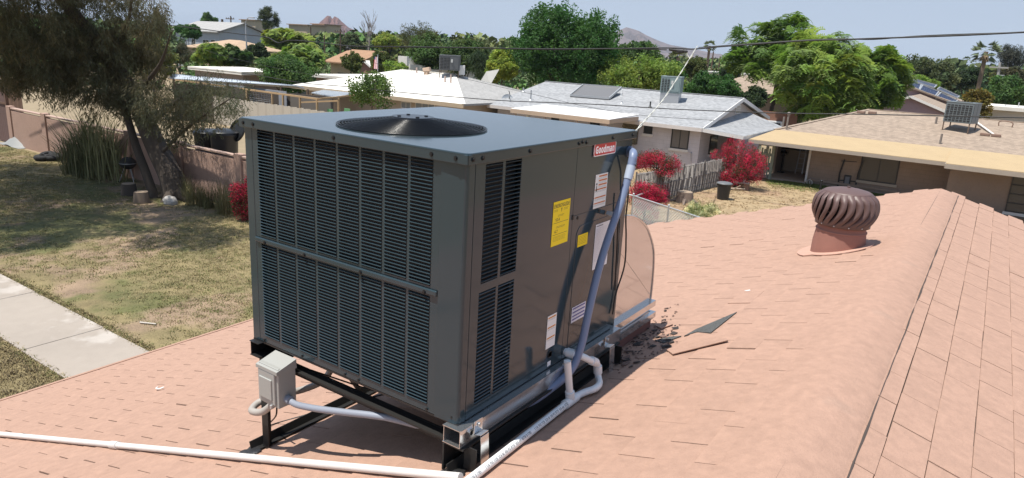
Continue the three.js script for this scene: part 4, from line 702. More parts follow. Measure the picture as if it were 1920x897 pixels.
  const p = onR(1797, 246); roofUnit('house_air_conditioner', 'grey gridded cooler on four legs on the brown shingle roof at the right', [p.x, p.y - 0.02, p.z - 0.2], -0.30, 1.30, 1.0, 1.02, [0.15, 0.175, 0.185], { cols: 7, rows: 4, legs: 0.45, span: 0.93, bars: 1 });
  // things in the open carport
  const F = thing('pedestal_fan', 'black round pedestal fan standing in the shade of the open carport', 'fan', [atZ(1462, 335, -38.4).x, 0.1, -38.4]);
  part('cage', [0.12, 0.2, 0.28].map((r) => new THREE.TorusGeometry(r, 0.012, 6, 24).translate(0, 1.2, 0.08)), blackM, F); part('blades', [0, 1, 2].map((k) => box(0.12, 0.22, 0.01, 0, 0.12, 0, 0, 0.3).rotateZ(k * 2.094).translate(0, 1.2, 0.03)), blackM, F); part('stand', [bar([0, 0, 0], [0, 1.15, 0], 0.025, 8), cyl(0.22, 0.2, 0.04, 0, 0.02, 0)], blackM, F);
  const L = thing('step_ladder', 'pale aluminium ladder leaning inside the dark carport', 'ladder', [atZ(1500, 335, -39.2).x, 0.1, -38.9]);
  part('rail', [beam([-0.18, 0, 0.25], [-0.14, 1.75, -0.1], 0.05, 0.03)], zincDull, L); part('rail', [beam([0.18, 0, 0.25], [0.14, 1.75, -0.1], 0.05, 0.03)], zincDull, L); for (let i = 1; i < 6; i++) part('rung', beam([-0.165, i * 0.28, 0.25 - i * 0.056], [0.165, i * 0.28, 0.25 - i * 0.056], 0.06, 0.025), zincDull, L);
  const C = thing('storage_cabinet', 'dark cabinet with a bundle on top inside the open carport', 'cabinet', [atZ(1490, 335, -39.6).x, 0.1, -39.6]); part('body', rbox(1.3, 1.2, 0.6, 0.02, 0, 0.6, 0), tanTrim, C); part('door', lim(-0.6, -0.01, 0.05, 1.15, 0.3, 0.32), tanTrim, C); part('door', lim(0.01, 0.6, 0.05, 1.15, 0.3, 0.32), tanTrim, C); part('bundle', [ball(0.25, 0.3, 1.35, 0, 10), ball(0.2, -0.1, 1.32, 0, 10)], matt([0.25, 0.28, 0.32]), C);
  // green weathered gate between the two houses
  const g0 = atY(1420, 333, 0), G = thing('wooden_gate', 'weathered green white picket gate between bush and carport', 'gate', g0, undefined, 0);
  const gm = matt([0.34, 0.38, 0.30]); for (let i = 0; i < 8; i++) part('picket', lim(-0.5 + i * 0.13, -0.41 + i * 0.13, 0.05, 1.65 - 0.05 * (i % 3), -0.02, 0.01), gm, G); part('gate_post', lim(0.56, 0.70, 0, 1.85, -0.07, 0.07), gm, G); part('cross_rail', [lim(-0.5, 0.55, 0.35, 0.45, 0.012, 0.05)], gm, G); part('cross_rail', [lim(-0.5, 0.55, 1.25, 1.35, 0.012, 0.05)], gm, G);
}

// ---- general small house for the streets behind
function house(name, label, px, py, dist, o) { // px, py: where the middle of the near eave is seen
  const p = atD(px, py, dist), T = thing(name, label, o.cat || 'house', [p.x, 0, p.z], o.group, o.turn || 0);
  const { w, d, rh = 1.4 } = o, h = p.y, wm = o.wall || wallTaupe, rm = o.roof || roofTan, ov = o.ov ?? 0.5, y0 = o.y0 || 0;
  part('wall', lim(-w / 2, w / 2, y0, h - 0.1, -d, -ov), wm, T);
  if (o.type === 'flat') part('roof', [lim(-w / 2 - ov, w / 2 + ov, h - 0.10, h + 0.16, -d - ov, 0)], rm, T);
  else if (o.type === 'gableZ') { // ridge runs away from the viewer, gable faces +z
    part('roof', slab([V(-w / 2 - ov, h, 0), V(0, h + rh, 0), V(0, h + rh, -d - ov), V(-w / 2 - ov, h, -d - ov)], 0.14), rm, T); part('roof', slab([V(w / 2 + ov, h, 0), V(0, h + rh, 0), V(0, h + rh, -d - ov), V(w / 2 + ov, h, -d - ov)], 0.14), rm, T);
    part('gable_wall', sheet([[-w / 2, h - 0.12], [w / 2, h - 0.12], [0, h + rh * 0.88]], null, 0.15).translate(0, 0, -ov - 0.15), wm, T);
    part('barge_board', [beam([-w / 2 - ov, h - 0.08, 0.02], [0, h + rh - 0.08, 0.02], 0.04, 0.2), beam([w / 2 + ov, h - 0.08, 0.02], [0, h + rh - 0.08, 0.02], 0.04, 0.2)], whitePaint, T);
  } else { const i = o.type === 'hip' ? d / 2 : 0, zr = -d / 2 - ov / 2;
    part('roof', slab([V(-w / 2 - ov, h, 0), V(w / 2 + ov, h, 0), V(w / 2 + ov - i, h + rh, zr), V(-w / 2 - ov + i, h + rh, zr)], 0.14), rm, T); part('roof', slab([V(-w / 2 - ov, h, -d - ov), V(w / 2 + ov, h, -d - ov), V(w / 2 + ov - i, h + rh, zr), V(-w / 2 - ov + i, h + rh, zr)], 0.14), rm, T);
    for (const s of [-1, 1]) if (i) part('roof', slab([V(s * (w / 2 + ov), h, 0), V(s * (w / 2 + ov), h, -d - ov), V(s * (w / 2 + ov - i), h + rh, zr)], 0.14), rm, T); else part('gable_wall', sheet([[ov, h - 0.12], [d, h - 0.12], [-zr, h + rh * 0.88]], null, 0.15).rotateY(Math.PI / 2).translate(s > 0 ? w / 2 - 0.15 : -w / 2, 0, 0), wm, T);
  }
  for (const [a, b, c, e, n = 2] of o.win || []) windowZ(T, a, b, c, e, -ov, { panes: n, frame: o.frame || darkFrame });
  return T;
}
{
  const S = house('solar_panel_house', 'lilac grey gabled house with blue solar panels on its tan roof', 1702, 213, 60, { w: 7.4, d: 9, rh: 1.5, type: 'gableZ', wall: matt([0.36, 0.27, 0.31]), roof: roofTan, ov: 0.4 });
  const apex = S.position.y, r = atD(1702, 174, 60);
  // taller roof volume behind, carrying the tilted panels
  const q = atD(1684, 154, 66).sub(S.position), q2 = atD(1800, 196, 66).sub(S.position);
  part('rear_roof', slab([q, q2, q2.clone().add(V(0.5, 0, -9)), q.clone().add(V(0, 0, -9))], 0.14), roofTan, S);
  part('rear_wall', [slab([q.clone().add(V(0.1, -0.16, -0.4)), q2.clone().add(V(0, -0.16, -0.4)), q2.clone().add(V(0, -0.16, -8)), q.clone().add(V(0, -0.16, -8))], 1.6)], matt([0.30, 0.23, 0.25]), S);
  const cell = tex(128, (u, v) => { const g = (u * 6 % 1) < 0.06 || (v * 4 % 1) < 0.06; return g ? [0.10, 0.12, 0.20] : [0.010, 0.014, 0.045]; }, 1);
  const pm = phy(0xffffff, 0.12, { map: cell });
  const panel = (a, b, c, d, label) => { const o = S.position, P = [a, b, c, d].map((q) => atD(...q).sub(o)); const T = part('solar_panel', slab(P, 0.06), pm, S, { label }); part('frame', [0, 1, 2, 3].map((i) => beam(P[i].clone().add(V(0, 0.02, 0.01)), P[(i + 1) % 4].clone().add(V(0, 0.02, 0.01)), 0.10, 0.10)), zincDull, T); for (const p of [P[0], P[1]]) part('rack_leg', beam(p.clone().add(V(0, 0, -0.05)), p.clone().add(V(0, -0.5, -0.15)), 0.06, 0.06), zincDull, T); };
  panel([1697, 158, 66.5], [1724, 168, 66.5], [1728, 159, 67.6], [1700, 148, 67.6], 'highest leftmost solar panel of the near row on the tan roof');
  panel([1725, 169, 66.3], [1754, 181, 66.3], [1761, 172, 67.4], [1731, 160, 67.4], 'middle solar panel of the near row on the tan roof');
  panel([1756, 183, 66.1], [1790, 195, 66.1], [1796, 189, 67.2], [1765, 174, 67.2], 'lowest rightmost solar panel of the near row on the tan roof');
  panel([1712, 152, 69.5], [1752, 165, 69.5], [1757, 160, 70.6], [1716, 149, 70.6], 'upper solar panel in the far row seen edge on');
  panel([1758, 168, 69.3], [1795, 184, 69.3], [1800, 181, 70.4], [1763, 164, 70.4], 'lower solar panel in the far row seen edge on');
}
house('tan_roof_house', 'tan roofed house partly hidden by the big mesquite and dark shrubs', 1412, 174, 64, { w: 9, d: 8, rh: 1.5, type: 'hip', wall: matt([0.4, 0.3, 0.24]), turn: 0.2 });
house('distant_house', 'small white flat roofed house beyond the dark shrubs right of centre', 1362, 138, 105, { w: 7, d: 6, type: 'flat', wall: whitePaint, roof: roofWhite, win: [[-2, -0.5, 1, 2]] });
house('blue_grey_house', 'two storey blue grey house with grey gabled roof at the upper left', 362, 57, 112, { w: 13, d: 9, rh: 1.6, type: 'gable', wall: matt([0.36, 0.40, 0.45]), roof: roofGrey2, turn: -0.05, win: [[1.8, 3.6, 3.4, 4.6], [4.2, 5.4, 3.2, 4.7], [-5.5, -4.2, 3.4, 4.6], [-1.5, -0.4, 3.4, 4.6]], frame: whitePaint });
house('tan_roof_house', 'long tan shingle roof below the blue grey two storey house', 385, 90, 88, { w: 9.5, d: 8, rh: 1.15, type: 'hip', wall: matt([0.45, 0.36, 0.28]), roof: std(0xffffff, 0.95, { map: shingleTex(511, [0.42, 0.30, 0.20], 0.2) }) });
house('white_roof_building', 'long low building with flat white roof below the green trees at left', 400, 133, 57, { w: 6.6, d: 5, type: 'flat', wall: matt([0.24, 0.2, 0.18]), roof: roofWhite, ov: 0.4 });
house('white_roof_building', 'short flat white roof with a chimney pipe beside the oleander hedge', 624, 146, 60, { w: 5, d: 6, type: 'flat', wall: matt([0.3, 0.22, 0.17]), roof: roofWhite, ov: 0.3 });
house('brown_roof_house', 'brown gabled house with a shaded porch behind the round citrus trees', 636, 117, 82, { w: 4.4, d: 8, rh: 1.5, type: 'gable', wall: matt([0.42, 0.34, 0.22]), roof: std(0xffffff, 0.95, { map: shingleTex(513, [0.34, 0.20, 0.12], 0.2) }), win: [[-0.9, 1.1, 0.8, 2.0]], ov: 0.6 });
house('gable_porch', 'small white gabled porch roof between the two round citrus trees', 682, 123, 76, { w: 1.6, d: 4, rh: 0.55, type: 'gableZ', wall: matt([0.36, 0.2, 0.15]), roof: roofWhite, ov: 0.2, cat: 'porch' });
for (const [px, py, dist, w, l] of [[462, 37, 260, 8.5, 'pale tan apartment block left of the dark pine tree on the skyline'], [556, 46, 240, 10, 'tan apartment block under the red rock hill'], [594, 45, 245, 6.5, 'second tan apartment block closest to the red rock hill']]) {
  house('apartment_building', l, px, py, dist, { w, d: 8, type: 'flat', wall: matt([0.50, 0.40, 0.28]), roof: matt([0.36, 0.25, 0.18]), ov: 0.6, y0: 0, cat: 'building', win: [[-w * 0.38, -w * 0.22, 5.2, 6.6], [w * 0.08, w * 0.24, 5.2, 6.6], [-w * 0.1, 0, 5.2, 6.4]] });
}
house('distant_house', 'grey and white far house just left of the tall dark green tree', 968, 97, 170, { w: 8, d: 7, type: 'flat', wall: matt([0.55, 0.55, 0.55]), roof: roofGrey2, win: [[-3, -1, 2.2, 3.6], [1, 3, 2.2, 3.4]] });
house('white_roof_building', 'flat white roofs with dishes at the far right edge', 1900, 206, 50, { w: 3.6, d: 5, type: 'flat', wall: matt([0.5, 0.47, 0.42]), roof: roofWhite });
for (const [px, py, l] of [[1887, 196, 'left satellite dish on the white roof at the right edge'], [1912, 192, 'right satellite dish on the white roof at the right edge']]) { const p = atD(px, py, 51), T = thing('satellite_dish', l, 'satellite dish', p); part('dish', new THREE.SphereGeometry(0.75, 16, 6, 0, 6.2832, 0, 0.6).rotateX(2.1).rotateY(px > 1900 ? 1.2 : -0.4).translate(0, -0.1, -0.3), whitePaint, T); part('mast', [bar([0, -0.8, 0], [0, 0, 0], 0.04, 6)], zincDull, T); }

// ---- ramada and fence on the left
{
  const Z = -27.2;
  const R = thing('corrugated_ramada', 'long open shelter with a blue grey corrugated metal roof at left', 'shelter');
  const a = atY(318, 147, 2.75), b = atY(571, 166, 2.6), c = atY(556, 161, 2.85), d = atY(318, 139, 3.0);
  const top = [], n = 56; for (let i = 0; i < n; i++) { const t = (i + 0.5) / n, p = a.clone().lerp(b, t), q = d.clone().lerp(c, t); top.push(beam(p.add(V(0, 0.02, 0)), q.add(V(0, 0.02, 0)), 0.10, 0.05)); }
  part('roof_sheet', [slab([a, b, c, d], 0.03)], matt([0.40, 0.45, 0.52], 0.45), R); part('corrugation', top, matt([0.44, 0.49, 0.56], 0.45), R, { kind: 'stuff' });
  for (let i = 0; i <= 5; i++) { const p = a.clone().lerp(b, i / 5); part('post', lim(p.x - 0.05, p.x + 0.05, 0, p.y - 0.05, p.z - 0.3, p.z - 0.2), brownTrim, R); }
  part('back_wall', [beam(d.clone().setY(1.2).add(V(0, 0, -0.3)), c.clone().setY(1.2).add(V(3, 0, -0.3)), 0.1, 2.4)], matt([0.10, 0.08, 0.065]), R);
}
// ---------- trees and plants ----------
function clumpGeo(seed, kind, leaf) { // a spray of leaves about one metre across
  const r = rng(seed), pos = [];
  const leafAt = (c, d, up, len, w) => { const s = V().crossVectors(d, up).normalize().multiplyScalar(w / 2), a = c, b = c.clone().addScaledVector(d, len * 0.5).addScaledVector(up, len * 0.06), e = c.clone().addScaledVector(d, len); const l = b.clone().add(s), q = b.clone().sub(s); pos.push(...a.toArray(), ...l.toArray(), ...q.toArray(), ...l.toArray(), ...e.toArray(), ...q.toArray()); };
  const dirR = () => { const u = r() * 2 - 1, a = r() * 6.2832, k = Math.sqrt(1 - u * u); return V(k * Math.cos(a), u, k * Math.sin(a)); };
  if (kind === 'broad') for (let i = 0; i < 46; i++) { const c = dirR().multiplyScalar(0.5 * Math.cbrt(r())); const d = dirR(); d.y -= 0.35; d.normalize(); leafAt(c, d, dirR(), leaf * (0.8 + 0.5 * r()), leaf * 0.72); }
  if (kind === 'feather') for (let i = 0; i < 16; i++) { const a = r() * 6.2832, d = V(Math.cos(a), 0.15 + 0.5 * r(), Math.sin(a)).normalize(), c = dirR().multiplyScalar(0.32); for (let k = 0; k < 7; k++) { const p = c.clone().addScaledVector(d, k * 0.085).add(V(0, -0.012 * k * k, 0)); for (const s of [-1, 1]) { const q = V(-d.z * s, -0.35, d.x * s).addScaledVector(d, 0.5).normalize(); leafAt(p, q, V(0, 1, 0), leaf * (0.7 + 0.4 * r()), leaf * 0.42); } } }
  if (kind === 'droop') for (let i = 0; i < 18; i++) { const a = r() * 6.2832, d = V(Math.cos(a) * 0.5, -0.7, Math.sin(a) * 0.5).normalize(), c = dirR().multiplyScalar(0.38); for (let k = 0; k < 5; k++) { const p = c.clone().addScaledVector(d, k * 0.11); const q = d.clone().add(dirR().multiplyScalar(0.75)); q.y -= 0.3; leafAt(p, q.normalize(), dirR(), leaf * (0.7 + 0.6 * r()), leaf * 0.19); } }
  if (kind === 'needle') for (let i = 0; i < 60; i++) { const c = dirR().multiplyScalar(0.42 * Math.cbrt(r())), d = dirR(); d.y = Math.abs(d.y) * 0.6; leafAt(c, d.normalize(), dirR(), leaf * (0.8 + 0.6 * r()), leaf * 0.22); }
  if (kind === 'flower') for (let i = 0; i < 60; i++) { const c = dirR().multiplyScalar(0.5 * Math.cbrt(r())); const d = dirR(); leafAt(c, d, dirR(), leaf, leaf * 0.8); }
  const g = new THREE.BufferGeometry(); g.setAttribute('position', new THREE.Float32BufferAttribute(pos, 3)); g.setAttribute('uv', new THREE.Float32BufferAttribute(new Float32Array(pos.length / 3 * 2), 2)); g.computeVertexNormals(); return g;
}
const geoCache = new Map();
const clump = (kind, leaf, v) => { const q = leaf.toFixed(2) + kind + v; if (!geoCache.has(q)) geoCache.set(q, clumpGeo(1000 + v * 7 + kind.length, kind, +leaf.toFixed(2))); return geoCache.get(q); };
const leafMat = phy(0xffffff, 0.85, { transmission: 0.50, thickness: 0, specularIntensity: 0.35, side: THREE.DoubleSide });
const leafFlat = std(0xffffff, 0.9, { side: THREE.DoubleSide });
function scatter(name, parent, pts, kind, leaf, col, seed, o = {}) { // pts: [x, y, z, scale]
  const r = rng(seed); let first = null;
  const groups = [[], []]; pts.forEach((p, i) => groups[i % 2].push(p));
  groups.forEach((list, v) => {
    if (!list.length) return;
    const m = new THREE.InstancedMesh(clump(kind, leaf, v), o.mat || leafMat, list.length), M = new THREE.Matrix4(), q = new THREE.Quaternion(), c = new THREE.Color();
    list.forEach((p, i) => {
      q.setFromEuler(new THREE.Euler((r() - 0.5) * (o.tilt ?? 1.0), r() * 6.2832, (r() - 0.5) * (o.tilt ?? 1.0)));
      M.compose(V(p[0], p[1], p[2]), q, V(p[3], p[3] * (o.tall || 1), p[3])); m.setMatrixAt(i, M);
      const k = 0.72 + 0.56 * r(), h = (r() - 0.5) * 0.3; const cc = p[4] || col; c.setRGB(cc[0] * k * (1 + h), cc[1] * k, cc[2] * k * (1 - h * 0.6)); m.setColorAt(i, c);
    });
    m.name = name; m.castShadow = m.receiveShadow = true; parent.add(m); first ||= m;
    m.userData.kind = 'stuff';
  });
  return first;
}
function lobes(c, R, n, seed, o = {}) { // uneven cluster of foliage masses round c
  const r = rng(seed), ls = o.ls || 1, L = [{ c: c.clone(), r: V(R.x * 0.62 * ls, R.y * 0.66 * ls, R.z * 0.62 * ls) }];
  for (let i = 0; i < n; i++) { const a = r() * 6.2832, u = (o.low ?? -0.75) + (1 - (o.low ?? -0.75)) * r(), k = Math.sqrt(1 - Math.min(1, u * u)), s = (0.30 + 0.26 * r()) * ls, f = 0.62 + 0.2 * (1 - ls) + 0.16 * r(); L.push({ c: c.clone().add(V(k * Math.cos(a) * R.x * f, u * R.y * (f + 0.04), k * Math.sin(a) * R.z * f)), r: V(R.x * s, R.y * s * (o.flat || 1), R.z * s) }); }
  return L;
}
function fill(L, count, size, seed, shell = 0.35) {
  const r = rng(seed), vol = L.map((l) => Math.pow(l.r.x * l.r.y * l.r.z, 0.72)), tot = vol.reduce((a, b) => a + b, 0), out = [];
  L.forEach((l, i) => { const n = Math.ceil(count * vol[i] / tot); for (let k = 0; k < n; k++) { const u = r() * 2 - 1, a = r() * 6.2832, q = Math.sqrt(1 - u * u), d = Math.cbrt(shell + (1.12 - shell) * r()); out.push([l.c.x + l.r.x * q * Math.cos(a) * d, Math.max(0.15, l.c.y + l.r.y * u * d), l.c.z + l.r.z * q * Math.sin(a) * d, size * (0.65 + 0.7 * r())]); } });
  return out;
}
const bark = matt([0.10, 0.075, 0.055], 0.95, { bumpMap: gritBump, bumpScale: 0.02 }), barkPale = matt([0.26, 0.21, 0.16], 0.95);
function limbs(base, c, L, r0, n = 5) {
  const fork = V(base.x * 0.55 + c.x * 0.45, Math.max(base.y + 0.6, c.y - 0.62 * (c.y - base.y)), base.z * 0.55 + c.z * 0.45), g = [bar(base.clone().add(V(0, -0.1, 0)), fork, r0, 9, r0 * 0.75)];
  L.slice(0, n).forEach((l) => { const mid = fork.clone().lerp(l.c, 0.5).add(V(0, 0.12 * l.r.y, 0)); g.push(bar(fork, mid, r0 * 0.55, 7, r0 * 0.36), bar(mid, l.c.clone().add(V(0, 0.3 * l.r.y, 0)), r0 * 0.36, 6, r0 * 0.1)); });
  return g;
}
const C = { ficus: [0.055, 0.143, 0.026], mesq: [0.220, 0.325, 0.050], green: [0.086, 0.165, 0.037], olive: [0.125, 0.158, 0.059], pine: [0.073, 0.095, 0.034], citrus: [0.112, 0.139, 0.029], lime: [0.290, 0.363, 0.053], dull: [0.112, 0.112, 0.055], dark: [0.048, 0.082, 0.029] };
let tSeed = 3000;
function tree(name, label, px, yT, yB, w, dist, kind, col, o = {}) {
  tSeed += 17; const ppm = FOCAL / dist / 0.87, c = atD(px, (yT + yB) / 2, dist), R = V(w / 2 / ppm, (yB - yT) / 2 / ppm, (w / 2 / ppm) * (o.deep || 0.85));
  R.y = Math.min(R.y, Math.max(0.4, c.y - 0.05)); const base = V(c.x + (o.lean || 0), 0, c.z), T = thing(name, label, o.cat || (name.includes('bush') || name.includes('hedge') ? 'bush' : 'tree'), base, o.group);
  const cc = c.clone().sub(base), L = lobes(cc, R, o.lobes ?? 11, tSeed, o), size = (o.size || Math.min(1.2, Math.max(0.45, Math.cbrt(R.x * R.y * R.z) * 0.36)));
  const leaf = Math.min(0.42, Math.max(0.15, dist * (kind === 'feather' ? 0.0044 : 0.0031) / size));
  const area = (R.x * R.y + R.y * R.z + R.x * R.z) * 4.2, n = Math.min(9000, Math.max(90, Math.round((o.dens || 1) * area / (size * size) * (kind === 'feather' ? 3.6 : 2.9))));
  part('trunk', limbs(V(0, 0, 0), cc, L, o.r ?? Math.max(0.06, R.x * 0.06)), o.bark || bark, T);
  scatter('crown', T, fill(L, n, size, tSeed + 5), kind, leaf, col, tSeed + 9, { tilt: kind === 'droop' ? 0.5 : kind === 'feather' ? 1.3 : 1.6 });
  return T;
}
// tall and named trees, from the far left to the far right
tree('leafy_tree', 'dark green leafy tree in front of the blue grey two storey house', 352, 46, 74, 54, 100, 'broad', C.ficus);
tree('leafy_tree', 'round green tree behind the blue grey two storey house', 391, 26, 52, 36, 150, 'broad', C.green);
tree('conifer_tree', 'dark conifer at the upper left above the blue grey house', 293, 14, 58, 22, 130, 'needle', C.dark, { lobes: 7 });
tree('leafy_tree', 'yellowish green tree beside the dark crown of the big tree', 284, 74, 150, 84, 46, 'broad', [0.169, 0.189, 0.046], { lobes: 14 });
tree('palo_verde_tree', 'left bright green feathery tree above the flat white roof', 393, 82, 128, 74, 66, 'feather', C.mesq);
tree('palo_verde_tree', 'right bright green feathery tree above the flat white roof', 443, 84, 128, 62, 68, 'feather', C.green);
tree('leafy_tree', 'grey green bush tree left of the bright feathery trees', 335, 82, 118, 60, 72, 'droop', C.dull);
tree('leafy_tree', 'dark tree just right of the street lamp pole', 485, 78, 124, 44, 84, 'broad', C.dark);
tree('pine_tree', 'irregular dark pine rising above the skyline next to the street lamp', 503, 14, 62, 46, 150, 'needle', C.pine, { lobes: 12, dens: 0.55, size: 0.9, ls: 0.62 });
tree('mesquite_tree', 'wide yellow green mesquite below the apartment blocks', 535, 58, 112, 120, 105, 'feather', C.lime);
tree('palo_verde_tree', 'yellow green tree with visible arching branches behind the oleander', 560, 88, 138, 110, 74, 'feather', C.mesq, { dens: 0.8 });
tree('oleander_bush', 'large oleander bush with pale blossoms behind the corrugated shelter', 530, 104, 172, 128, 55, 'broad', C.green, { lobes: 16 });
tree('citrus_tree', 'left round brownish green citrus tree by the brown roofed house', 663, 97, 136, 44, 72, 'broad', C.citrus, { lobes: 8 });
tree('citrus_tree', 'right larger round citrus tree behind the little flag', 720, 92, 142, 54, 66, 'broad', C.citrus, { lobes: 9 });
tree('leafy_tree', 'bright green small tree between citrus tree and white roof', 742, 116, 142, 44, 56, 'broad', C.mesq);
tree('leafy_tree', 'yellow green crown on the skyline left of the dark pines', 722, 62, 92, 56, 130, 'broad', C.lime);
tree('leafy_tree', 'olive crown on the skyline under the red rock hill', 655, 66, 96, 56, 140, 'broad', C.olive);
tree('pine_tree', 'broad dark olive pine group above the white roof', 786, 46, 96, 76, 100, 'needle', [0.098, 0.107, 0.034], { lobes: 13, size: 1.1 });
tree('leafy_tree', 'mid green spreading tree behind the white roof and its cooler', 800, 64, 138, 110, 74, 'broad', [0.098, 0.163, 0.039], { lobes: 14 });
tree('leafy_tree', 'green tree behind the shade sail and white duct', 872, 70, 142, 92, 72, 'broad', [0.091, 0.150, 0.039], { lobes: 14 });
tree('weeping_tree', 'dark drooping tree just left of the yellow green tree', 899, 96, 150, 38, 64, 'droop', C.dark, { size: 0.8 });
tree('leafy_tree', 'yellow green tree beside the shade sail', 944, 94, 166, 66, 60, 'broad', C.lime, { lobes: 12 });
tree('shade_tree', 'very large dense dark green tree in the middle of the skyline', 1060, 10, 172, 206, 56, 'broad', C.ficus, { lobes: 30, dens: 2.2, size: 0.85, r: 0.4 });
tree('leafy_tree', 'dark green tree right behind the very large dense tree', 1198, 80, 122, 92, 84, 'broad', C.green);
tree('elm_tree', 'light yellow green tree directly behind the grey shingle roof', 1200, 106, 176, 180, 54, 'broad', [0.202, 0.280, 0.042], { lobes: 20, flat: 0.9 });
tree('leafy_tree', 'dark green shrubby tree right of the cooler on the grey roof', 1335, 140, 186, 108, 56, 'broad', C.ficus, { lobes: 14 });
tree('leafy_tree', 'brownish tree below the tall thin palm', 1304, 104, 146, 44, 86, 'broad', C.citrus);
tree('leafy_tree', 'dark green tree between the tall palm and the big mesquite', 1366, 116, 146, 44, 92, 'broad', C.dark);
tree('leafy_tree', 'dark green tree left of the fan palm', 1262, 118, 156, 50, 66, 'broad', C.ficus);
tree('mesquite_tree', 'rear thin crowned mesquite showing its branches against the sky', 1462, 40, 176, 205, 58, 'feather', [0.165, 0.270, 0.040], { lobes: 18, dens: 0.9, low: -0.6 });
tree('mesquite_tree', 'big bright green mesquite behind the sand coloured roof', 1538, 76, 226, 190, 50, 'feather', C.mesq, { lobes: 24, dens: 1.5, low: -0.9 });
tree('mesquite_tree', 'right darker bright green mesquite leaning to the lilac house', 1634, 90, 216, 128, 51, 'feather', [0.165, 0.270, 0.040], { lobes: 18, dens: 1.4, low: -0.9 });
tree('leafy_tree', 'olive green tree behind the blue solar panels', 1738, 104, 172, 104, 90, 'broad', [0.117, 0.150, 0.058], { lobes: 13, dens: 0.85 });
tree('leafy_tree', 'bright green low tree just above the solar panels', 1728, 142, 172, 60, 76, 'broad', C.mesq);
tree('leafy_tree', 'dark green tree left of the tall palm on the right', 1815, 126, 172, 48, 96, 'broad', C.dark);
tree('autumn_bush', 'rounded yellowish brown bush beside the grid fronted cooler', 1831, 168, 224, 56, 50, 'broad', [0.20, 0.155, 0.028], { lobes: 9 });
tree('eucalyptus_tree', 'tall thin grey eucalyptus at the right edge against the sky', 1900, 78, 140, 44, 92, 'droop', [0.085, 0.095, 0.075], { lobes: 9, dens: 0.55, size: 0.8 });
tree('leafy_tree', 'mid green tree at the right edge behind the leaning pole', 1890, 148, 204, 96, 60, 'broad', C.green, { lobes: 13 });
tree('leafy_tree', 'dull grey green tree at the right edge below the eucalyptus', 1895, 126, 164, 64, 80, 'broad', C.dull);
tree('cypress_tree', 'single narrow cypress on the skyline right of the bare tree', 714, 54, 80, 10, 160, 'needle', C.dark, { lobes: 4 });
tree('leafy_tree', 'dark shrub behind the fence below the mesquite', 1410, 168, 206, 60, 56, 'broad', C.dark);

// the sparse young tree in front of the white house
{
  const T = tree('fig_tree', 'sparse young tree with large leaves in front of the white roofed house', 700, 140, 206, 100, 36, 'broad', [0.10, 0.17, 0.035], { lobes: 13, dens: 0.42, size: 0.55, bark: barkPale, r: 0.12 });
}
// leafless tree on the skyline
{
  const T = thing('bare_tree', 'leafless grey tree on the skyline beside the red rock hill', 'tree', atD(690, 100, 120).setY(0)), r = rng(812), g = [];
  const grow = (p, d, len, rad, lv) => { const e = p.clone().addScaledVector(d, len); g.push(bar(p, e, rad, 5, rad * 0.65)); if (lv < 4) for (let i = 0; i < 3; i++) grow(e, d.clone().add(V((r() - 0.5) * 0.9, 0.18 * r(), (r() - 0.5) * 0.9)).normalize(), len * (0.62 + 0.2 * r()), rad * 0.62, lv + 1); };
  grow(V(0, 0, 0), V(0, 1, 0), 3.4, 0.17, 0); part('trunk', g, matt([0.23, 0.20, 0.18]), T);
}
// palms
function palm(name, label, px, yCrown, yBase, dist, rPx, o = {}) {
  const ppm = FOCAL / dist, c = atD(px, yCrown, dist), b = V(c.x + (o.lean || 0), 0, c.z), T = thing(name, label, 'palm tree', b, o.group), R = rPx / ppm, r = rng(px), top = c.clone().sub(b);
  part('trunk', tube([[0, 0, 0], [top.x * 0.4, top.y * 0.5, 0], top.toArray()], o.tr || 0.16, 12, 8), matt([0.21, 0.15, 0.105]), T);
  const pos = [];
  for (let i = 0; i < (o.n || 34); i++) { const a = r() * 6.2832, el = -0.75 + 1.95 * r(), d = V(Math.cos(a) * Math.cos(el), Math.sin(el), Math.sin(a) * Math.cos(el)), stem = top.clone().addScaledVector(d, R * 0.5), side = V(-Math.sin(a), 0, Math.cos(a)); for (let k = 0; k < 13; k++) { const f = (k - 6) / 6, q = d.clone().multiplyScalar(1 - Math.abs(f) * 0.45).addScaledVector(side, f * 0.75).add(V(0, -0.18 - 0.15 * Math.abs(f), 0)); const e = stem.clone().addScaledVector(q, R * 0.6), m = stem.clone().addScaledVector(q, R * 0.3), w = d.clone().cross(q).normalize().multiplyScalar(R * 0.035); const w2 = V().crossVectors(q, w).normalize().multiplyScalar(R * 0.035); pos.push(...stem.toArray(), ...m.clone().add(w2).toArray(), ...e.toArray(), ...stem.toArray(), ...e.toArray(), ...m.clone().sub(w2).toArray()); } }
  const g = new THREE.BufferGeometry(); g.setAttribute('position', new THREE.Float32BufferAttribute(pos, 3)); g.computeVertexNormals();
  part('fronds', g, std(o.col || [0.117, 0.150, 0.058], 0.8, { side: THREE.DoubleSide }), T);
  const k = []; for (let i = 0; i < 22; i++) { const a = r() * 6.2832; k.push(beam(top.clone().add(V(0, -0.1, 0)), top.clone().add(V(Math.cos(a) * R * 0.28, -R * (0.35 + 0.4 * r()), Math.sin(a) * R * 0.28)), 0.12, 0.03)); }
  part('dead_skirt', k, matt([0.24, 0.17, 0.10]), T); return T;
}
palm('fan_palm', 'tall fan palm with brown skirt against the sky at the right', 1850, 97, 165, 88, 26, { lean: 0, tr: 0.24, n: 40, col: [0.12, 0.15, 0.07] });
palm('fan_palm', 'thin tall palm standing alone in the middle distance near the mountain', 1331, 86, 130, 104, 13, { tr: 0.2 });
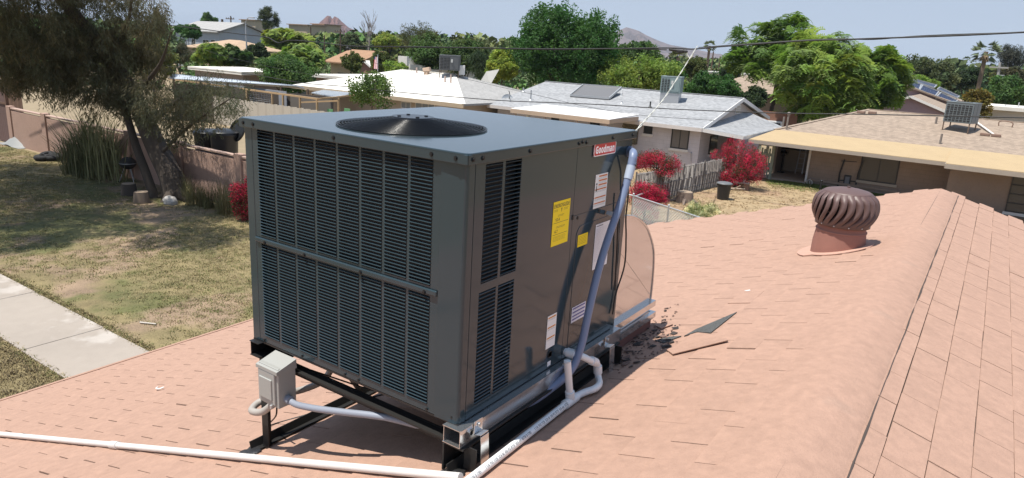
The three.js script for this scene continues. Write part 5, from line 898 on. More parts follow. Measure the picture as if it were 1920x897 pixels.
palm('fan_palm', 'low grey green fan palm behind the elm and the grey roof', 1272, 108, 130, 74, 20, { tr: 0.2, col: [0.12, 0.14, 0.06] });
palm('fan_palm', 'small far palm, taller one of the pair left of the big palm', 1813, 112, 140, 170, 8, { n: 24 });
palm('fan_palm', 'small far palm, shorter one of the pair left of the big palm', 1826, 119, 140, 180, 7, { n: 24 });
for (const [x, y, l] of [[884, 66, 'tallest'], [897, 72, 'second'], [915, 75, 'third'], [930, 79, 'fourth'], [946, 78, 'last']]) palm('fan_palm', l + ' of the tiny palms from the left on the skyline before the large tree', x, y, 90, 260, 6, { n: 20 });

// far woods that read as one mass
{
  const r = rng(5151), pts = [], near = [];
  for (let i = 0; i < 5200; i++) { const px = -250 + r() * 2500, d = 150 + 380 * r() * r(), g = atD(px, 100, d), h = (2 + 5.5 * n1(px / 900, d / 700)) * (0.4 + 0.75 * r()); const k = r(); pts.push([g.x, Math.max(0.6, h), g.z, 2.6 + 2.2 * r(), k < 0.3 ? C.olive : k < 0.55 ? C.dark : k < 0.8 ? C.green : C.citrus]); }
  const far = scatter('distant_woods', scene, pts, 'broad', 0.42, C.green, 77, { kind: 'stuff', mat: leafFlat });
  const houses = [[-90, -30]];
  for (let i = 0; i < 2600; i++) { const px = -200 + r() * 2350, d = 66 + 84 * r(), g = atD(px, 110, d), hmax = px < 340 ? 4.5 : 2.8; near.push([g.x, 0.3 + hmax * r() * n1(px / 500, d / 160) * 1.6, g.z, 1.0 + 0.9 * r(), r() < 0.4 ? C.olive : r() < 0.5 ? C.green : C.dark]); }
  scatter('distant_shrubbery', scene, near, 'broad', 0.3, C.green, 78, { kind: 'stuff', mat: leafFlat });
  scene.children.forEach((m) => { if (m.name === 'distant_woods') m.userData = { kind: 'stuff', label: 'dark green belt of trees and palms along the whole horizon', category: 'trees' }; if (m.name === 'distant_shrubbery') m.userData = { kind: 'stuff', label: 'low shrubs filling the yards between the far houses', category: 'shrubs' }; });
}

// ---- the big tree over the lawn
{
  const b0 = atY(330, 372, 0), T = thing('old_garden_tree', 'big dark tree with two leaning trunks hanging over the lawn at left', 'tree', b0);
  const at = (px, py, dz = 0) => atZ(px, py, b0.z + dz).sub(b0);
  const trunkM = matt([0.085, 0.066, 0.052], 0.95, { bumpMap: gritBump, bumpScale: 0.03 });
  const taper = (pts, r0, r1) => { const g = []; for (let i = 0; i < pts.length - 1; i++) { const a = r0 + (r1 - r0) * i / (pts.length - 1), b = r0 + (r1 - r0) * (i + 1) / (pts.length - 1); g.push(bar(pts[i], pts[i + 1], a, 12, b)); g.push(ball(b, pts[i + 1].x, pts[i + 1].y, pts[i + 1].z, 10)); } return g; };
  const bend = (pts) => new THREE.CatmullRomCurve3(pts).getPoints(pts.length * 4);
  part('trunk', [taper(bend([V(0.1, -0.2, 0), at(322, 335), at(300, 290), at(276, 240), at(250, 180), at(205, 110, 0.5), at(150, 40, 1.2), at(60, -60, 2.4)]), 0.46, 0.16), [0, 1, 2, 3, 4].map((i) => { const a = i * 1.3; return bar(V(0.1, 0.35, 0), V(0.1 + 0.75 * Math.cos(a), -0.08, 0.75 * Math.sin(a)), 0.28, 8, 0.1); })], trunkM, T);
  part('trunk', taper(bend([at(291, 378, 0.5), at(275, 330, 0.5), at(255, 275, 0.4), at(238, 220, 0.3), at(215, 150, 0.4), at(210, 60, 0)]), 0.17, 0.09), trunkM, T);
  const br = []; for (const p of [[[300, 290], [345, 245], [400, 205], [440, 180]], [[276, 240], [330, 190], [370, 165]], [[250, 180], [300, 120], [320, 60]], [[250, 180], [190, 150], [130, 140], [80, 150]], [[205, 110], [120, 110], [40, 140], [-40, 190]], [[205, 110], [240, 40], [250, -60]], [[150, 40], [60, 30], [-60, 40]]]) br.push(taper(bend(p.map(([x, y], i) => at(x, y, 0.35 * i))), p[0][0] === 300 ? 0.06 : 0.11, 0.012));
  part('branch', br, trunkM, T, {});
  const L = [], add = (px, py, dz, rx, ry, rz) => L.push({ c: at(px, py, dz), r: V(rx, ry, rz || rx) });
  // as seen in the picture
  for (const q of [[30, 40, 3, 2.1, 1.6], [-60, 30, 3, 2.2, 1.8], [110, 30, 2, 1.9, 1.5], [60, 105, 2.5, 1.8, 1.2], [0, 95, 3, 1.6, 1.1], [150, 100, 1.2, 1.7, 1.4], [205, 40, 0, 1.8, 1.5], [150, 140, 1.5, 1.3, 0.9], [95, 150, 2, 1.2, 0.7], [210, 130, 0.4, 1.6, 1.3], [262, 60, -0.5, 1.1, 1.2], [255, 150, 0.2, 1.3, 1.1], [200, 195, 0.6, 0.9, 0.5], [290, 180, 0.3, 1.1, 0.6], [335, 205, 0.3, 0.8, 0.45], [355, 235, 0.4, 0.65, 0.32], [300, 225, 0.5, 0.6, 0.3], [350, 185, 0.4, 0.8, 0.45], [378, 212, 0.5, 0.7, 0.4], [325, 243, 0.6, 0.6, 0.3], [270, 215, 0.2, 0.6, 0.35], [260, 10, 0, 1.2, 1.0], [30, 140, 2, 1.0, 0.5]]) add(...q);
  // sparse outer twigs to the right
  const sparse = []; for (const q of [[405, 185, 0.6, 0.75, 0.4], [435, 165, 0.8, 0.45, 0.3], [425, 205, 0.8, 0.55, 0.25], [385, 160, 0.6, 0.5, 0.3], [395, 140, 0.4, 0.3, 0.25]]) sparse.push({ c: at(q[0], q[1], q[2]), r: V(q[3], q[4], q[3]) });
  const nSeen = L.length;
  // the crown goes on above the picture and towards us; it throws the shade on the lawn
  const over = (px, py, h, rx, ry) => { const g = atY(px, py, 0); L.push({ c: V(g.x - 0.17 * h, h, g.z + 0.29 * h).sub(b0), r: V(rx, ry, rx) }); };
  for (const q of [[60, 360, 8.6, 1.9, 1.3], [150, 385, 8.2, 1.6, 1.1], [40, 415, 8.8, 1.5, 1.0], [260, 400, 8.4, 1.5, 1.0], [350, 400, 8.2, 1.3, 0.9], [420, 440, 8.0, 0.9, 0.6], [390, 395, 8.6, 1.0, 0.8], [20, 320, 8.8, 2.0, 1.4], [220, 350, 9.0, 1.9, 1.4], [100, 450, 8.6, 0.9, 0.6], [300, 455, 8.2, 0.7, 0.5], [-60, 380, 8.8, 2.4, 1.4], [320, 350, 8.4, 1.4, 1.0], [200, 430, 8.5, 1.0, 0.6], [330, 425, 8.3, 1.2, 0.8], [430, 400, 8.2, 1.0, 0.7], [110, 415, 8.6, 1.3, 0.8], [50, 455, 8.8, 1.1, 0.7], [380, 455, 8.2, 0.9, 0.6], [170, 340, 8.8, 2.0, 1.2], [100, 330, 9.2, 2.2, 1.3], [250, 365, 8.6, 1.6, 1.0]]) over(...q);
  const shade = L.splice(nSeen), pts = [...fill(L, 1550, 0.55, 41, 0.2), ...fill(shade, 3300, 0.62, 42, 0.1)], pts2 = fill(sparse, 60, 0.5, 43, 0.1);
  scatter('crown', T, pts, 'droop', 0.22, [0.135, 0.128, 0.068], 45, { tilt: 0.7 });
  scatter('crown', T, pts2, 'droop', 0.17, [0.10, 0.11, 0.055], 47, { tilt: 0.7 });
}
// blades: cane clump, grass tufts
function bladeTuft(seed, n, h, w, spread, lean) { const r = rng(seed), pos = []; for (let i = 0; i < n; i++) { const a = r() * 6.2832, q = Math.sqrt(r()) * spread, b = V(Math.cos(a) * q, 0, Math.sin(a) * q), t = r() * 6.2832, hh = h * (0.55 + 0.6 * r()), l = lean * (0.3 + r()); const m = b.clone().add(V(Math.cos(t) * l * hh * 0.35, hh * 0.6, Math.sin(t) * l * hh * 0.35)), e = b.clone().add(V(Math.cos(t) * l * hh, hh * (1 - 0.2 * l), Math.sin(t) * l * hh)), s = V(-Math.sin(t + 0.8), 0, Math.cos(t + 0.8)).multiplyScalar(w / 2); const bl = b.clone().add(s), br = b.clone().sub(s), ml = m.clone().add(s), mr = m.clone().sub(s); pos.push(...bl.toArray(), ...br.toArray(), ...ml.toArray(), ...br.toArray(), ...mr.toArray(), ...ml.toArray(), ...ml.toArray(), ...mr.toArray(), ...e.toArray()); } const g = new THREE.BufferGeometry(); g.setAttribute('position', new THREE.Float32BufferAttribute(pos, 3)); g.computeVertexNormals(); return metreUV(g); }
function tufts(name, label, cat, n, place, geo, cols, seed, parent = scene, kind = 'stuff') {
  const r = rng(seed), m = new THREE.InstancedMesh(geo, leafFlat, n), M = new THREE.Matrix4(), q = new THREE.Quaternion(), c = new THREE.Color();
  for (let i = 0; i < n; i++) { const p = place(r); q.setFromEuler(new THREE.Euler(0, r() * 6.28, 0)); const s = p[3] * (0.6 + 0.8 * r()); M.compose(V(p[0], p[1], p[2]), q, V(s, s * (0.7 + 0.6 * r()), s)); m.setMatrixAt(i, M); const cc = cols[Math.floor(r() * cols.length)], k = 0.75 + 0.5 * r(); c.setRGB(cc[0] * k, cc[1] * k, cc[2] * k); m.setColorAt(i, c); }
  m.name = name; m.castShadow = m.receiveShadow = true; parent.add(m); m.userData = label ? { kind, label, category: cat } : { kind }; return m;
}
{
  const tuft = bladeTuft(9, 12, 0.042, 0.010, 0.09, 1.0), dry = bladeTuft(19, 12, 0.045, 0.012, 0.11, 1.3);
  const f = fbm(883, 6, 4);
  const straw = [0.32, 0.255, 0.13], green = [0.17, 0.175, 0.06], olive = [0.24, 0.21, 0.095];
  tufts('lawn_grass', 'worn green and straw coloured grass of the lawn', 'grass', 16000, (r) => { for (;;) { const x = -38 + 28 * r(), z = -12.3 + 7.9 * Math.pow(r(), 0.8); if (f((x + 40) / 30, (z + 13) / 30) + 0.3 * (r() - 0.5) > 0.47) return [x, 0, z, 1]; } }, tuft, [straw, green, olive], 901);
  tufts('lawn_grass', 'dry grass fringe along both sides of the concrete path', 'grass', 3600, (r) => { const x = -40 + 31 * r(), far = r() < 0.55, i = (-9.4 - x) / 3.05, zc = -3.69 - 0.013 * Math.max(0, i); return [x, 0, zc + (far ? -0.76 - 0.12 * r() * r() : 0.74 + 0.25 * r() * r()), 1]; }, tuft, [straw, straw, [0.13, 0.10, 0.045], green], 903);
  tufts('lawn_grass', 'dry grass in front of the concrete path at the left edge', 'grass', 4200, (r) => [-22 + 12.3 * r(), 0, -2.85 + 4 * r() * r(), 1], tuft, [[0.2, 0.15, 0.075], straw, [0.12, 0.09, 0.05]], 905);
  tufts('yard_grass', 'bleached dry grass of the yard behind the house', 'grass', 9000, (r) => { const z = -13 - 22 * r(); return [-13 + 20 * r(), 0, z, 1.2]; }, dry, [[0.42, 0.31, 0.18], [0.40, 0.285, 0.165], [0.35, 0.245, 0.14]], 907);
  tufts('yard_grass', 'green strip of grass along the taupe wall and carport', 'grass', 2600, (r) => { const k = r(); const px = 1440 + 250 * k; const p = atY(px, 343 + 24 * k - 5 + 16 * r() * r(), 0); return [p.x, 0, p.z, 1.3]; }, tuft, [[0.12, 0.17, 0.04], [0.16, 0.18, 0.05]], 909);
  // cane clump against the wall
  const cb = atY(178, 328, 0), K = thing('giant_cane', 'tall clump of slender green cane stalks in front of the pink wall', 'cane plant', cb), cane = bladeTuft(29, 60, 2.25, 0.026, 0.55, 0.36);
  tufts('stalks', null, null, 20, (r) => [-1.7 + 3.2 * r(), 0, -0.6 + 1.2 * r(), 0.78 + 0.2 * r()], cane, [[0.27, 0.25, 0.125], [0.20, 0.195, 0.09], [0.13, 0.14, 0.06]], 911, K);
  K.children.forEach((m) => { m.name = 'leaves'; });
  const wb = atY(398, 388, 0); const W = thing('weed_patch', 'dry green weeds at the foot of the pink wall beside the big tree', 'weeds', wb);
  tufts('stalks', null, null, 26, (r) => [-1.6 + 3.4 * r(), 0, -0.2 + 0.6 * r(), 0.32], cane, [[0.14, 0.13, 0.05], [0.20, 0.165, 0.07]], 913, W); W.children.forEach((m) => { m.name = 'leaves'; });
}
// ---- flowering bushes
function bougainvillea(label, px, yT, yB, w, y0, dist, o = {}) {
  const ppm = FOCAL / dist, c = atD(px, (yT + yB) / 2, dist), R = V(w / 2 / ppm, (yB - yT) / 2 / ppm, w / 2.3 / ppm), b = V(c.x, 0, c.z), T = thing('bougainvillea_bush', label, 'flowering bush', b), cc = c.clone().sub(b);
  tSeed += 23; const L = lobes(cc, R, 16, tSeed, { low: -1 }); L.push({ c: V(0, 0.35, 0), r: V(R.x * 0.7, 0.4, R.z * 0.7) });
  part('stems', limbs(V(0, 0, 0), cc, L, 0.06, 8), bark, T);
  scatter('foliage', T, fill(L, o.g || 130, 0.42, tSeed + 1, 0.1), 'broad', 0.10, [0.05, 0.075, 0.024], tSeed + 2, { tilt: 2 });
  scatter('blossoms', T, fill(L, Math.round((o.n || 280) * 0.95), 0.27, tSeed + 3, 0.6), 'flower', 0.11, [0.47, 0.010, 0.052], tSeed + 4, { tilt: 3, mat: leafFlat });
  return T;
}
bougainvillea('large crimson bush beside the green gate and carport', 1383, 270, 346, 92, 0, 33.5, { n: 420, g: 170 });
bougainvillea('crimson bush spilling over the wire fence before the grey wall', 1232, 284, 328, 84, 0, 29.5, { n: 260, g: 140 });
bougainvillea('low crimson bush behind the chain link fence corner', 1212, 345, 396, 62, 0, 25, { n: 330, g: 80 });
bougainvillea('crimson bush at the left edge of the air conditioner by the pink wall', 460, 330, 392, 52, 0, 22.5, { n: 200, g: 110 });
{
  const d = 24.2, c = atD(1310, 398, d), b = V(c.x, 0, c.z), T = thing('lantana_bush', 'small bush with pale yellow flowers at the edge of the pink roof', 'flowering bush', b), cc = c.clone().sub(b), L = lobes(cc, V(0.58, 0.42, 0.5), 9, 66, { low: -0.3 });
  part('stems', limbs(V(0, 0, 0), cc, L, 0.03, 6), bark, T); scatter('foliage', T, fill(L, 150, 0.34, 67, 0.1), 'broad', 0.09, [0.14, 0.19, 0.045], 68, { tilt: 2 }); scatter('blossoms', T, fill(L, 190, 0.15, 69, 0.85), 'flower', 0.13, [0.80, 0.76, 0.42], 70, { tilt: 3, mat: leafFlat });
}
// ---------- walls, fences and yard things ----------
const pinkWall = matt([0.42, 0.275, 0.215], 0.95, { bumpMap: gritBump, bumpScale: 0.01 });
const wood = matt([0.30, 0.185, 0.105], 0.9), woodDark = matt([0.135, 0.075, 0.05], 0.9), woodGrey = matt([0.31, 0.285, 0.265], 0.95), woodPale = matt([0.46, 0.31, 0.17], 0.9);
{ // pink garden wall behind the tree
  const W = thing('garden_wall', 'long pink painted block wall closing the lawn behind the big tree', 'wall', [0, 0, -12.62]);
  for (let x = -37.6, i = 0; x < -8; x += 3.6, i++) {
    part('wall_panel', rbox(3.59, 1.72, 0.15, 0.012, x + 1.8, 0.86 - 0.05, -0.01 * (i % 2)), pinkWall, W);
    part('coping', rbox(3.595, 0.07, 0.19, 0.012, x + 1.8, 1.79, -0.01 * (i % 2)), matt([0.46, 0.32, 0.26], 0.9), W);
    part('pilaster', rbox(0.40, 1.9, 0.26, 0.015, x, 0.93, 0), pinkWall, W);
  }
  const F = thing('board_fence', 'brown upright board fence at the far left edge behind the pink wall', 'fence', [0, 0, -14.2]);
  const x1 = atZ(38, 170, -14.2).x, h = atZ(18, 149, -14.2).y;
  for (let i = 0; i < 24; i++) part('board', lim(x1 - 0.15 - i * 0.158, x1 - i * 0.158 - 0.008, 0, h - 0.04 * ((i * 7) % 3), -0.012 - 0.004 * (i % 2), 0.012), i % 3 ? woodDark : matt([0.17, 0.10, 0.065], 0.9), F);
  part('fence_rail', lim(x1 - 3.8, x1, 0.5, 0.6, -0.06, -0.018), woodDark, F);
  const g = atY(14, 268, 0), G = thing('yard_gate', 'dark solid gate panel at the far left edge of the lawn', 'gate', [g.x, 0, g.z]);
  for (let i = 0; i < 8; i++) part('board', lim(-1.1 + i * 0.19, -0.92 + i * 0.19, 0.05, 2.45, -0.02, 0.02), matt([0.14, 0.085, 0.075], 0.9), G);
  part('gate_post', lim(0.44, 0.56, 0, 2.5, -0.06, 0.06), woodDark, G); part('cross_rail', lim(-1.1, 0.44, 1.9, 2.0, 0.022, 0.06), woodDark, G);
}
{ // tarpaulin and sheets
  const p = atY(48, 272, 0), r = rng(31), T = thing('tarpaulin', 'crumpled pale grey tarpaulin heaped beside the dark gate at left', 'tarpaulin', p), g = new THREE.PlaneGeometry(2.4, 1.6, 22, 16).rotateX(-Math.PI / 2), a = g.attributes.position, f = fbm(33, 4, 4);
  for (let i = 0; i < a.count; i++) { const x = a.getX(i), z = a.getZ(i), d = Math.max(0, 1 - Math.hypot(x / 1.2, z / 0.85)); a.setY(i, 0.02 + d * 0.75 * (0.5 + f(x / 3 + 0.5, z / 3 + 0.5))); a.setX(i, x * (0.85 + 0.3 * f(z, x))); }
  g.computeVertexNormals(); part('sheet', g, std([0.25, 0.255, 0.25], 0.6, { side: THREE.DoubleSide }), T); part('board', box(0.06, 1.1, 0.5, -0.5, 0.5, -0.3, 0, 0.3, -0.35), matt([0.3, 0.28, 0.27]), T);
  for (let i = 0; i < 4; i++) { const q = atY(82 + i * 9, 301 - (i % 2) * 3, 0); const k = thing('old_tyre', ['leftmost old black tyre by the cane clump', 'second old black tyre leaning by the cane clump', 'third old black tyre by the cane clump', 'old black tyre nearest to the cane stalks'][i], 'tyre', [q.x, 0.13, q.z], undefined, i); part('tread', new THREE.TorusGeometry(0.27, 0.115, 10, 26).rotateX(Math.PI / 2 + 0.25 * (i % 2)), std([0.015, 0.015, 0.016], 0.85), k); part('sidewall', new THREE.TorusGeometry(0.19, 0.03, 6, 24).rotateX(Math.PI / 2 + 0.25 * (i % 2)).translate(0, 0.085, 0), std([0.03, 0.03, 0.03], 0.8), k); }
}
{ // two big black bins behind the wall
  const bm = phy([0.018, 0.019, 0.021], 0.35);
  const mk = (label, px, lidUp) => { const z = -14.6, p = atZ(px, 260, z), yT = atZ(px, 249, z).y, T = thing('round_bin', label, 'bin', [p.x, 0, z]); part('body', new THREE.LatheGeometry([[0, 0], [0.44, 0], [0.52, yT - 0.12], [0.55, yT - 0.10], [0.55, yT - 0.02], [0.52, yT]].map((q) => new THREE.Vector2(...q)), 32), bm, T); part('lid', [new THREE.LatheGeometry([[0.57, 0], [0.57, 0.05], [0.40, 0.13], [0, 0.17]].map((q) => new THREE.Vector2(...q)), 32).translate(0, yT, 0)], bm, T); if (lidUp) part('open_lid', [new THREE.TorusGeometry(0.42, 0.05, 8, 28), cyl(0.40, 0.40, 0.03, 0, 0, -0.02, Math.PI / 2, 0, 28)].map((g) => g.rotateX(-0.35).translate(0.35, yT + 0.10, -0.35)), bm, T); part('handle', [tube([[-0.2, yT + 0.14, 0.2], [-0.1, yT + 0.2, 0.22], [0.1, yT + 0.2, 0.22], [0.2, yT + 0.14, 0.2]], 0.02, 12, 6)], bm, T); };
  mk('rear left round black bin behind the pink wall', 389, false); mk('right round black bin with raised lid behind the pink wall', 420, true);
}
{ // pale board fence further back, with timber frame
  const z = -25.6, F = thing('pale_board_fence', 'cream coloured upright board fence behind the black bins', 'fence', [0, 0, z]), xa = atZ(352, 210, z).x, xb = -17; const m1 = matt([0.50, 0.45, 0.38]), m2 = matt([0.45, 0.40, 0.335]);
  for (let x = xa, i = 0; x < xb; x += 0.2, i++) part('board', lim(x, x + 0.192, 0, 1.78 + 0.02 * (i % 3), -0.012 - 0.006 * (i % 2), 0.01), i % 4 === 2 ? m2 : m1, F);
  part('fence_rail', lim(xa, xb, 0.4, 0.5, -0.08, -0.02), m2, F); part('fence_rail', lim(xa, xb, 1.4, 1.5, -0.08, -0.02), m2, F);
  const Z = -26.3, T = thing('timber_frame', 'open frame of new pale timber posts and beams above the cream fence', 'frame');
  const P = (x, y) => atZ(x, y, Z);
  part('top_beam', beam(P(318, 148), P(596, 186), 0.09, 0.10), woodPale, T); part('end_beam', beam(P(596, 186), P(596, 186).add(V(0.4, 0.3, -4)), 0.08, 0.09), woodPale, T); part('low_beam', beam(P(565, 192), P(634, 189), 0.08, 0.09), woodPale, T);
  for (const [x, y] of [[376, 156], [462, 168], [510, 175], [530, 177], [562, 182], [594, 186]]) { const a = P(x, y); part('post', lim(a.x - 0.05, a.x + 0.05, 0, a.y - 0.05, Z - 0.05, Z + 0.05), x % 4 ? woodPale : wood, T); }
  const a = P(463, 172), b = P(509, 203), w = []; for (let i = 0; i <= 9; i++) { const x = a.x + (b.x - a.x) * i / 9; w.push(bar([x, b.y, Z - 0.08], [x, a.y, Z - 0.08], 0.008, 4)); } for (let j = 0; j <= 7; j++) { const y = b.y + (a.y - b.y) * j / 7; w.push(bar([a.x, y, Z - 0.08], [b.x, y, Z - 0.08], 0.008, 4)); } part('wire_mesh', w, zincDull, T, { kind: 'stuff' });
  const s0 = P(376, 172), s1 = P(520, 190); single('shade_cloth', 'grey shade cloth and sheets hung behind the timber frame', 'shade cloth', [beam([s0.x, 1.95, Z - 0.7], [s1.x, 1.95, Z - 0.7], 0.05, 1.1)], matt([0.30, 0.31, 0.34]));
  single('shade_cloth', 'dark shade cloth panel under the right half of the timber frame', 'shade cloth', [beam([s1.x + 0.1, 1.35, Z - 0.9], [P(600, 190).x, 1.35, Z - 0.9], 0.05, 2.0)], matt([0.16, 0.14, 0.12]));
  // second patio cover
  const q = [[583, 174], [632, 183], [683, 168], [640, 162]].map(([x, y], i) => atY(x, y, i > 1 ? 2.6 : 2.4)), R = thing('patio_cover', 'small corrugated grey patio cover between timber frame and white roof', 'shelter'); part('roof_sheet', slab(q, 0.04), matt([0.44, 0.47, 0.50], 0.5), R);
  const rb = []; for (let i = 0; i < 16; i++) { const t = (i + 0.5) / 16; rb.push(beam(q[0].clone().lerp(q[1], t).add(V(0, 0.015, 0)), q[3].clone().lerp(q[2], t).add(V(0, 0.015, 0)), 0.06, 0.03)); } part('corrugation', rb, matt([0.48, 0.51, 0.54], 0.5), R, { kind: 'stuff' });
  for (const p of [q[1], q[0]]) part('post', lim(p.x - 0.05, p.x + 0.05, 0, p.y - 0.04, p.z - 0.15, p.z - 0.05), woodPale, R);
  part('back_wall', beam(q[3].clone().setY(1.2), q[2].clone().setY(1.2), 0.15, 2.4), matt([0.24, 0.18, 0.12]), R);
  for (const [x, y, l] of [[618, 207, 'left green garden chair under the small patio cover'], [650, 206, 'right green garden chair under the small patio cover']]) { const p = atZ(x, y, -26.9), K = thing('garden_chair', l, 'chair', [p.x, 0, p.z]), m = std([0.10, 0.24, 0.10], 0.6); const h = Math.max(0.75, p.y); part('backrest', rbox(0.5, 0.55, 0.04, 0.02, 0, h - 0.2, 0, -0.15), m, K); part('seat', rbox(0.5, 0.04, 0.48, 0.015, 0, h - 0.5, 0.25), m, K); for (const sx of [-1, 1]) for (const sz of [0, 1]) part('leg', lim(sx * 0.22 - 0.02, sx * 0.22 + 0.02, 0, h - 0.5, 0.04 + sz * 0.4, 0.08 + sz * 0.4), m, K); }
}
{ // things round the tree foot
  const stump = (label, px, py, r, h, m) => { const p = atY(px, py, 0), T = thing('tree_stump', label, 'stump', p), rr = rng(px), g = new THREE.CylinderGeometry(r * 0.92, r * 1.12, h, 18, 3), a = g.attributes.position; for (let i = 0; i < a.count; i++) { const k = 1 + 0.08 * Math.sin(3 * Math.atan2(a.getZ(i), a.getX(i)) + px); a.setX(i, a.getX(i) * k); a.setZ(i, a.getZ(i) * k); } g.computeVertexNormals(); part('trunk', g.translate(0, h / 2, 0), m, T); part('cut_face', cyl(r * 0.86, r * 0.86, 0.012, 0, h + 0.006, 0, 0, 0, 18), matt([0.33, 0.25, 0.18]), T); return T; };
  const dk = matt([0.075, 0.06, 0.05], 0.95), br = matt([0.18, 0.135, 0.10], 0.95);
  stump('dark sawn stump on the lawn left of the big tree trunks', 242, 366, 0.25, 0.42, dk); stump('lower brown stump right at the foot of the thin trunk', 266, 380, 0.24, 0.38, br);
  const st = stump('wide weathered stump in the dry yard by the wire fence', 1283, 379, 0.34, 0.44, matt([0.20, 0.15, 0.12], 0.95));
  for (let i = 0; i < 5; i++) part('root', bar([0.25 * Math.cos(i * 1.25), 0.16, 0.25 * Math.sin(i * 1.25)], [0.75 * Math.cos(i * 1.25), -0.04, 0.75 * Math.sin(i * 1.25)], 0.10, 7, 0.03), matt([0.20, 0.15, 0.12], 0.95), st);
  const rp = atY(319, 383, 0), f = fbm(71, 4, 3), rg = new THREE.IcosahedronGeometry(0.2, 3), ra = rg.attributes.position; for (let i = 0; i < ra.count; i++) { const k = 0.75 + 0.6 * f(ra.getX(i) * 1.7 + 1, ra.getY(i) * 1.7 + ra.getZ(i)); ra.setXYZ(i, ra.getX(i) * 1.4 * k, ra.getY(i) * 0.9 * k + 0.1, ra.getZ(i) * k); } rg.computeVertexNormals(); single('garden_rock', 'pale grey rock at the right foot of the thick trunk', 'rock', rg.translate(rp.x, 0, rp.z), matt([0.40, 0.38, 0.36]));
  const gp = atY(242, 340, 0), G = thing('kettle_grill', 'rusty dark kettle grill on thin legs left of the tree', 'grill', gp); part('bowl', new THREE.SphereGeometry(0.3, 20, 14).scale(1, 0.8, 1).translate(0, 0.72, 0), std([0.03, 0.026, 0.024], 0.6), G); part('rim', new THREE.TorusGeometry(0.3, 0.015, 6, 28).rotateX(Math.PI / 2).translate(0, 0.72, 0), zincDull, G); for (let i = 0; i < 3; i++) part('leg', bar([0.15 * Math.cos(i * 2.09), 0.5, 0.15 * Math.sin(i * 2.09)], [0.34 * Math.cos(i * 2.09), 0, 0.34 * Math.sin(i * 2.09)], 0.014, 6), zincDull, G);
  const cp = atY(262, 330, 0), K = thing('folding_chair', 'old dark folding chair leaning at the tree', 'chair', cp, undefined, 0.6), cm = std([0.07, 0.045, 0.035], 0.8); part('seat', rbox(0.45, 0.03, 0.42, 0.01, 0, 0.43, 0), cm, K); part('backrest', rbox(0.45, 0.4, 0.03, 0.01, 0, 0.75, -0.24, -0.2), cm, K); for (const sx of [-1, 1]) { part('leg', beam([sx * 0.22, 0, 0.22], [sx * 0.22, 0.9, -0.28], 0.025, 0.025), cm, K); part('leg', beam([sx * 0.2, 0, -0.2], [sx * 0.2, 0.43, 0.18], 0.025, 0.025), cm, K); }
  const s0 = atY(262, 605, 0.03), s1 = atY(292, 608, 0.03); single('stick', 'short pale stick lying on the bare patch of the lawn', 'stick', bar(s0, s1, 0.02, 7, 0.014), matt([0.55, 0.5, 0.44]));
}
{ // chain-link fence near the roof edge
  const P = atY(1182, 427, 0), Q = atY(1330, 414, 1.15).setY(0), F = thing('chain_link_fence', 'galvanised chain link fence behind the far edge of the pink roof', 'fence'), h = 1.15, d = Q.clone().sub(P), len = d.length(), u = d.clone().normalize();
  part('top_rail', bar(P.clone().setY(h), Q.clone().setY(h), 0.024, 8), zincDull, F);
  for (let i = 0; i <= 2; i++) { const p = P.clone().addScaledVector(u, len * i / 2); part('fence_post', [bar(p, p.clone().setY(h + 0.05), 0.032, 10), ball(0.04, p.x, h + 0.06, p.z, 8)], zincDull, F); }
  const back = P.clone().add(V(-4.2, 0, -0.4)); part('top_rail', bar(P.clone().setY(h), back.clone().setY(h), 0.024, 8), zincDull, F); part('brace', bar(P.clone().setY(h - 0.05), P.clone().add(V(0.25, h + 0.1, -0.9)), 0.03, 8), zincDull, F);
  const w = [], st = 0.11; for (let s = -h; s < len; s += st) for (const k of [1, -1]) { const s0 = k > 0 ? s : s + h, s1 = k > 0 ? s + h : s; const A = (t, y) => P.clone().addScaledVector(u, t).setY(y); const cut = (t) => Math.min(len, Math.max(0, t)); const ya = (cut(s0) - s0) * k, yb = h - (s1 - cut(s1)) * k; w.push(bar(A(cut(s0), Math.max(0.02, ya)), A(cut(s1), Math.min(h, yb)), 0.010, 4)); }
  part('wire_mesh', w, std([0.55, 0.56, 0.55], 0.5, { metalness: 0.4 }), F, { kind: 'stuff' });
  const g0 = P.clone(), g1 = Q.clone(); const cc = slab([g0.clone().add(V(-0.3, 0.012, -0.05)), g1.clone().add(V(0.4, 0.012, -0.05)), g1.clone().add(V(0.2, 0.012, -1.2)), g0.clone().add(V(-0.3, 0.012, -1.2))], 0.08); struct('gravel_strip', cc, matt([0.42, 0.39, 0.33], 0.97, { bumpMap: gritBump, bumpScale: 0.01 }));
}
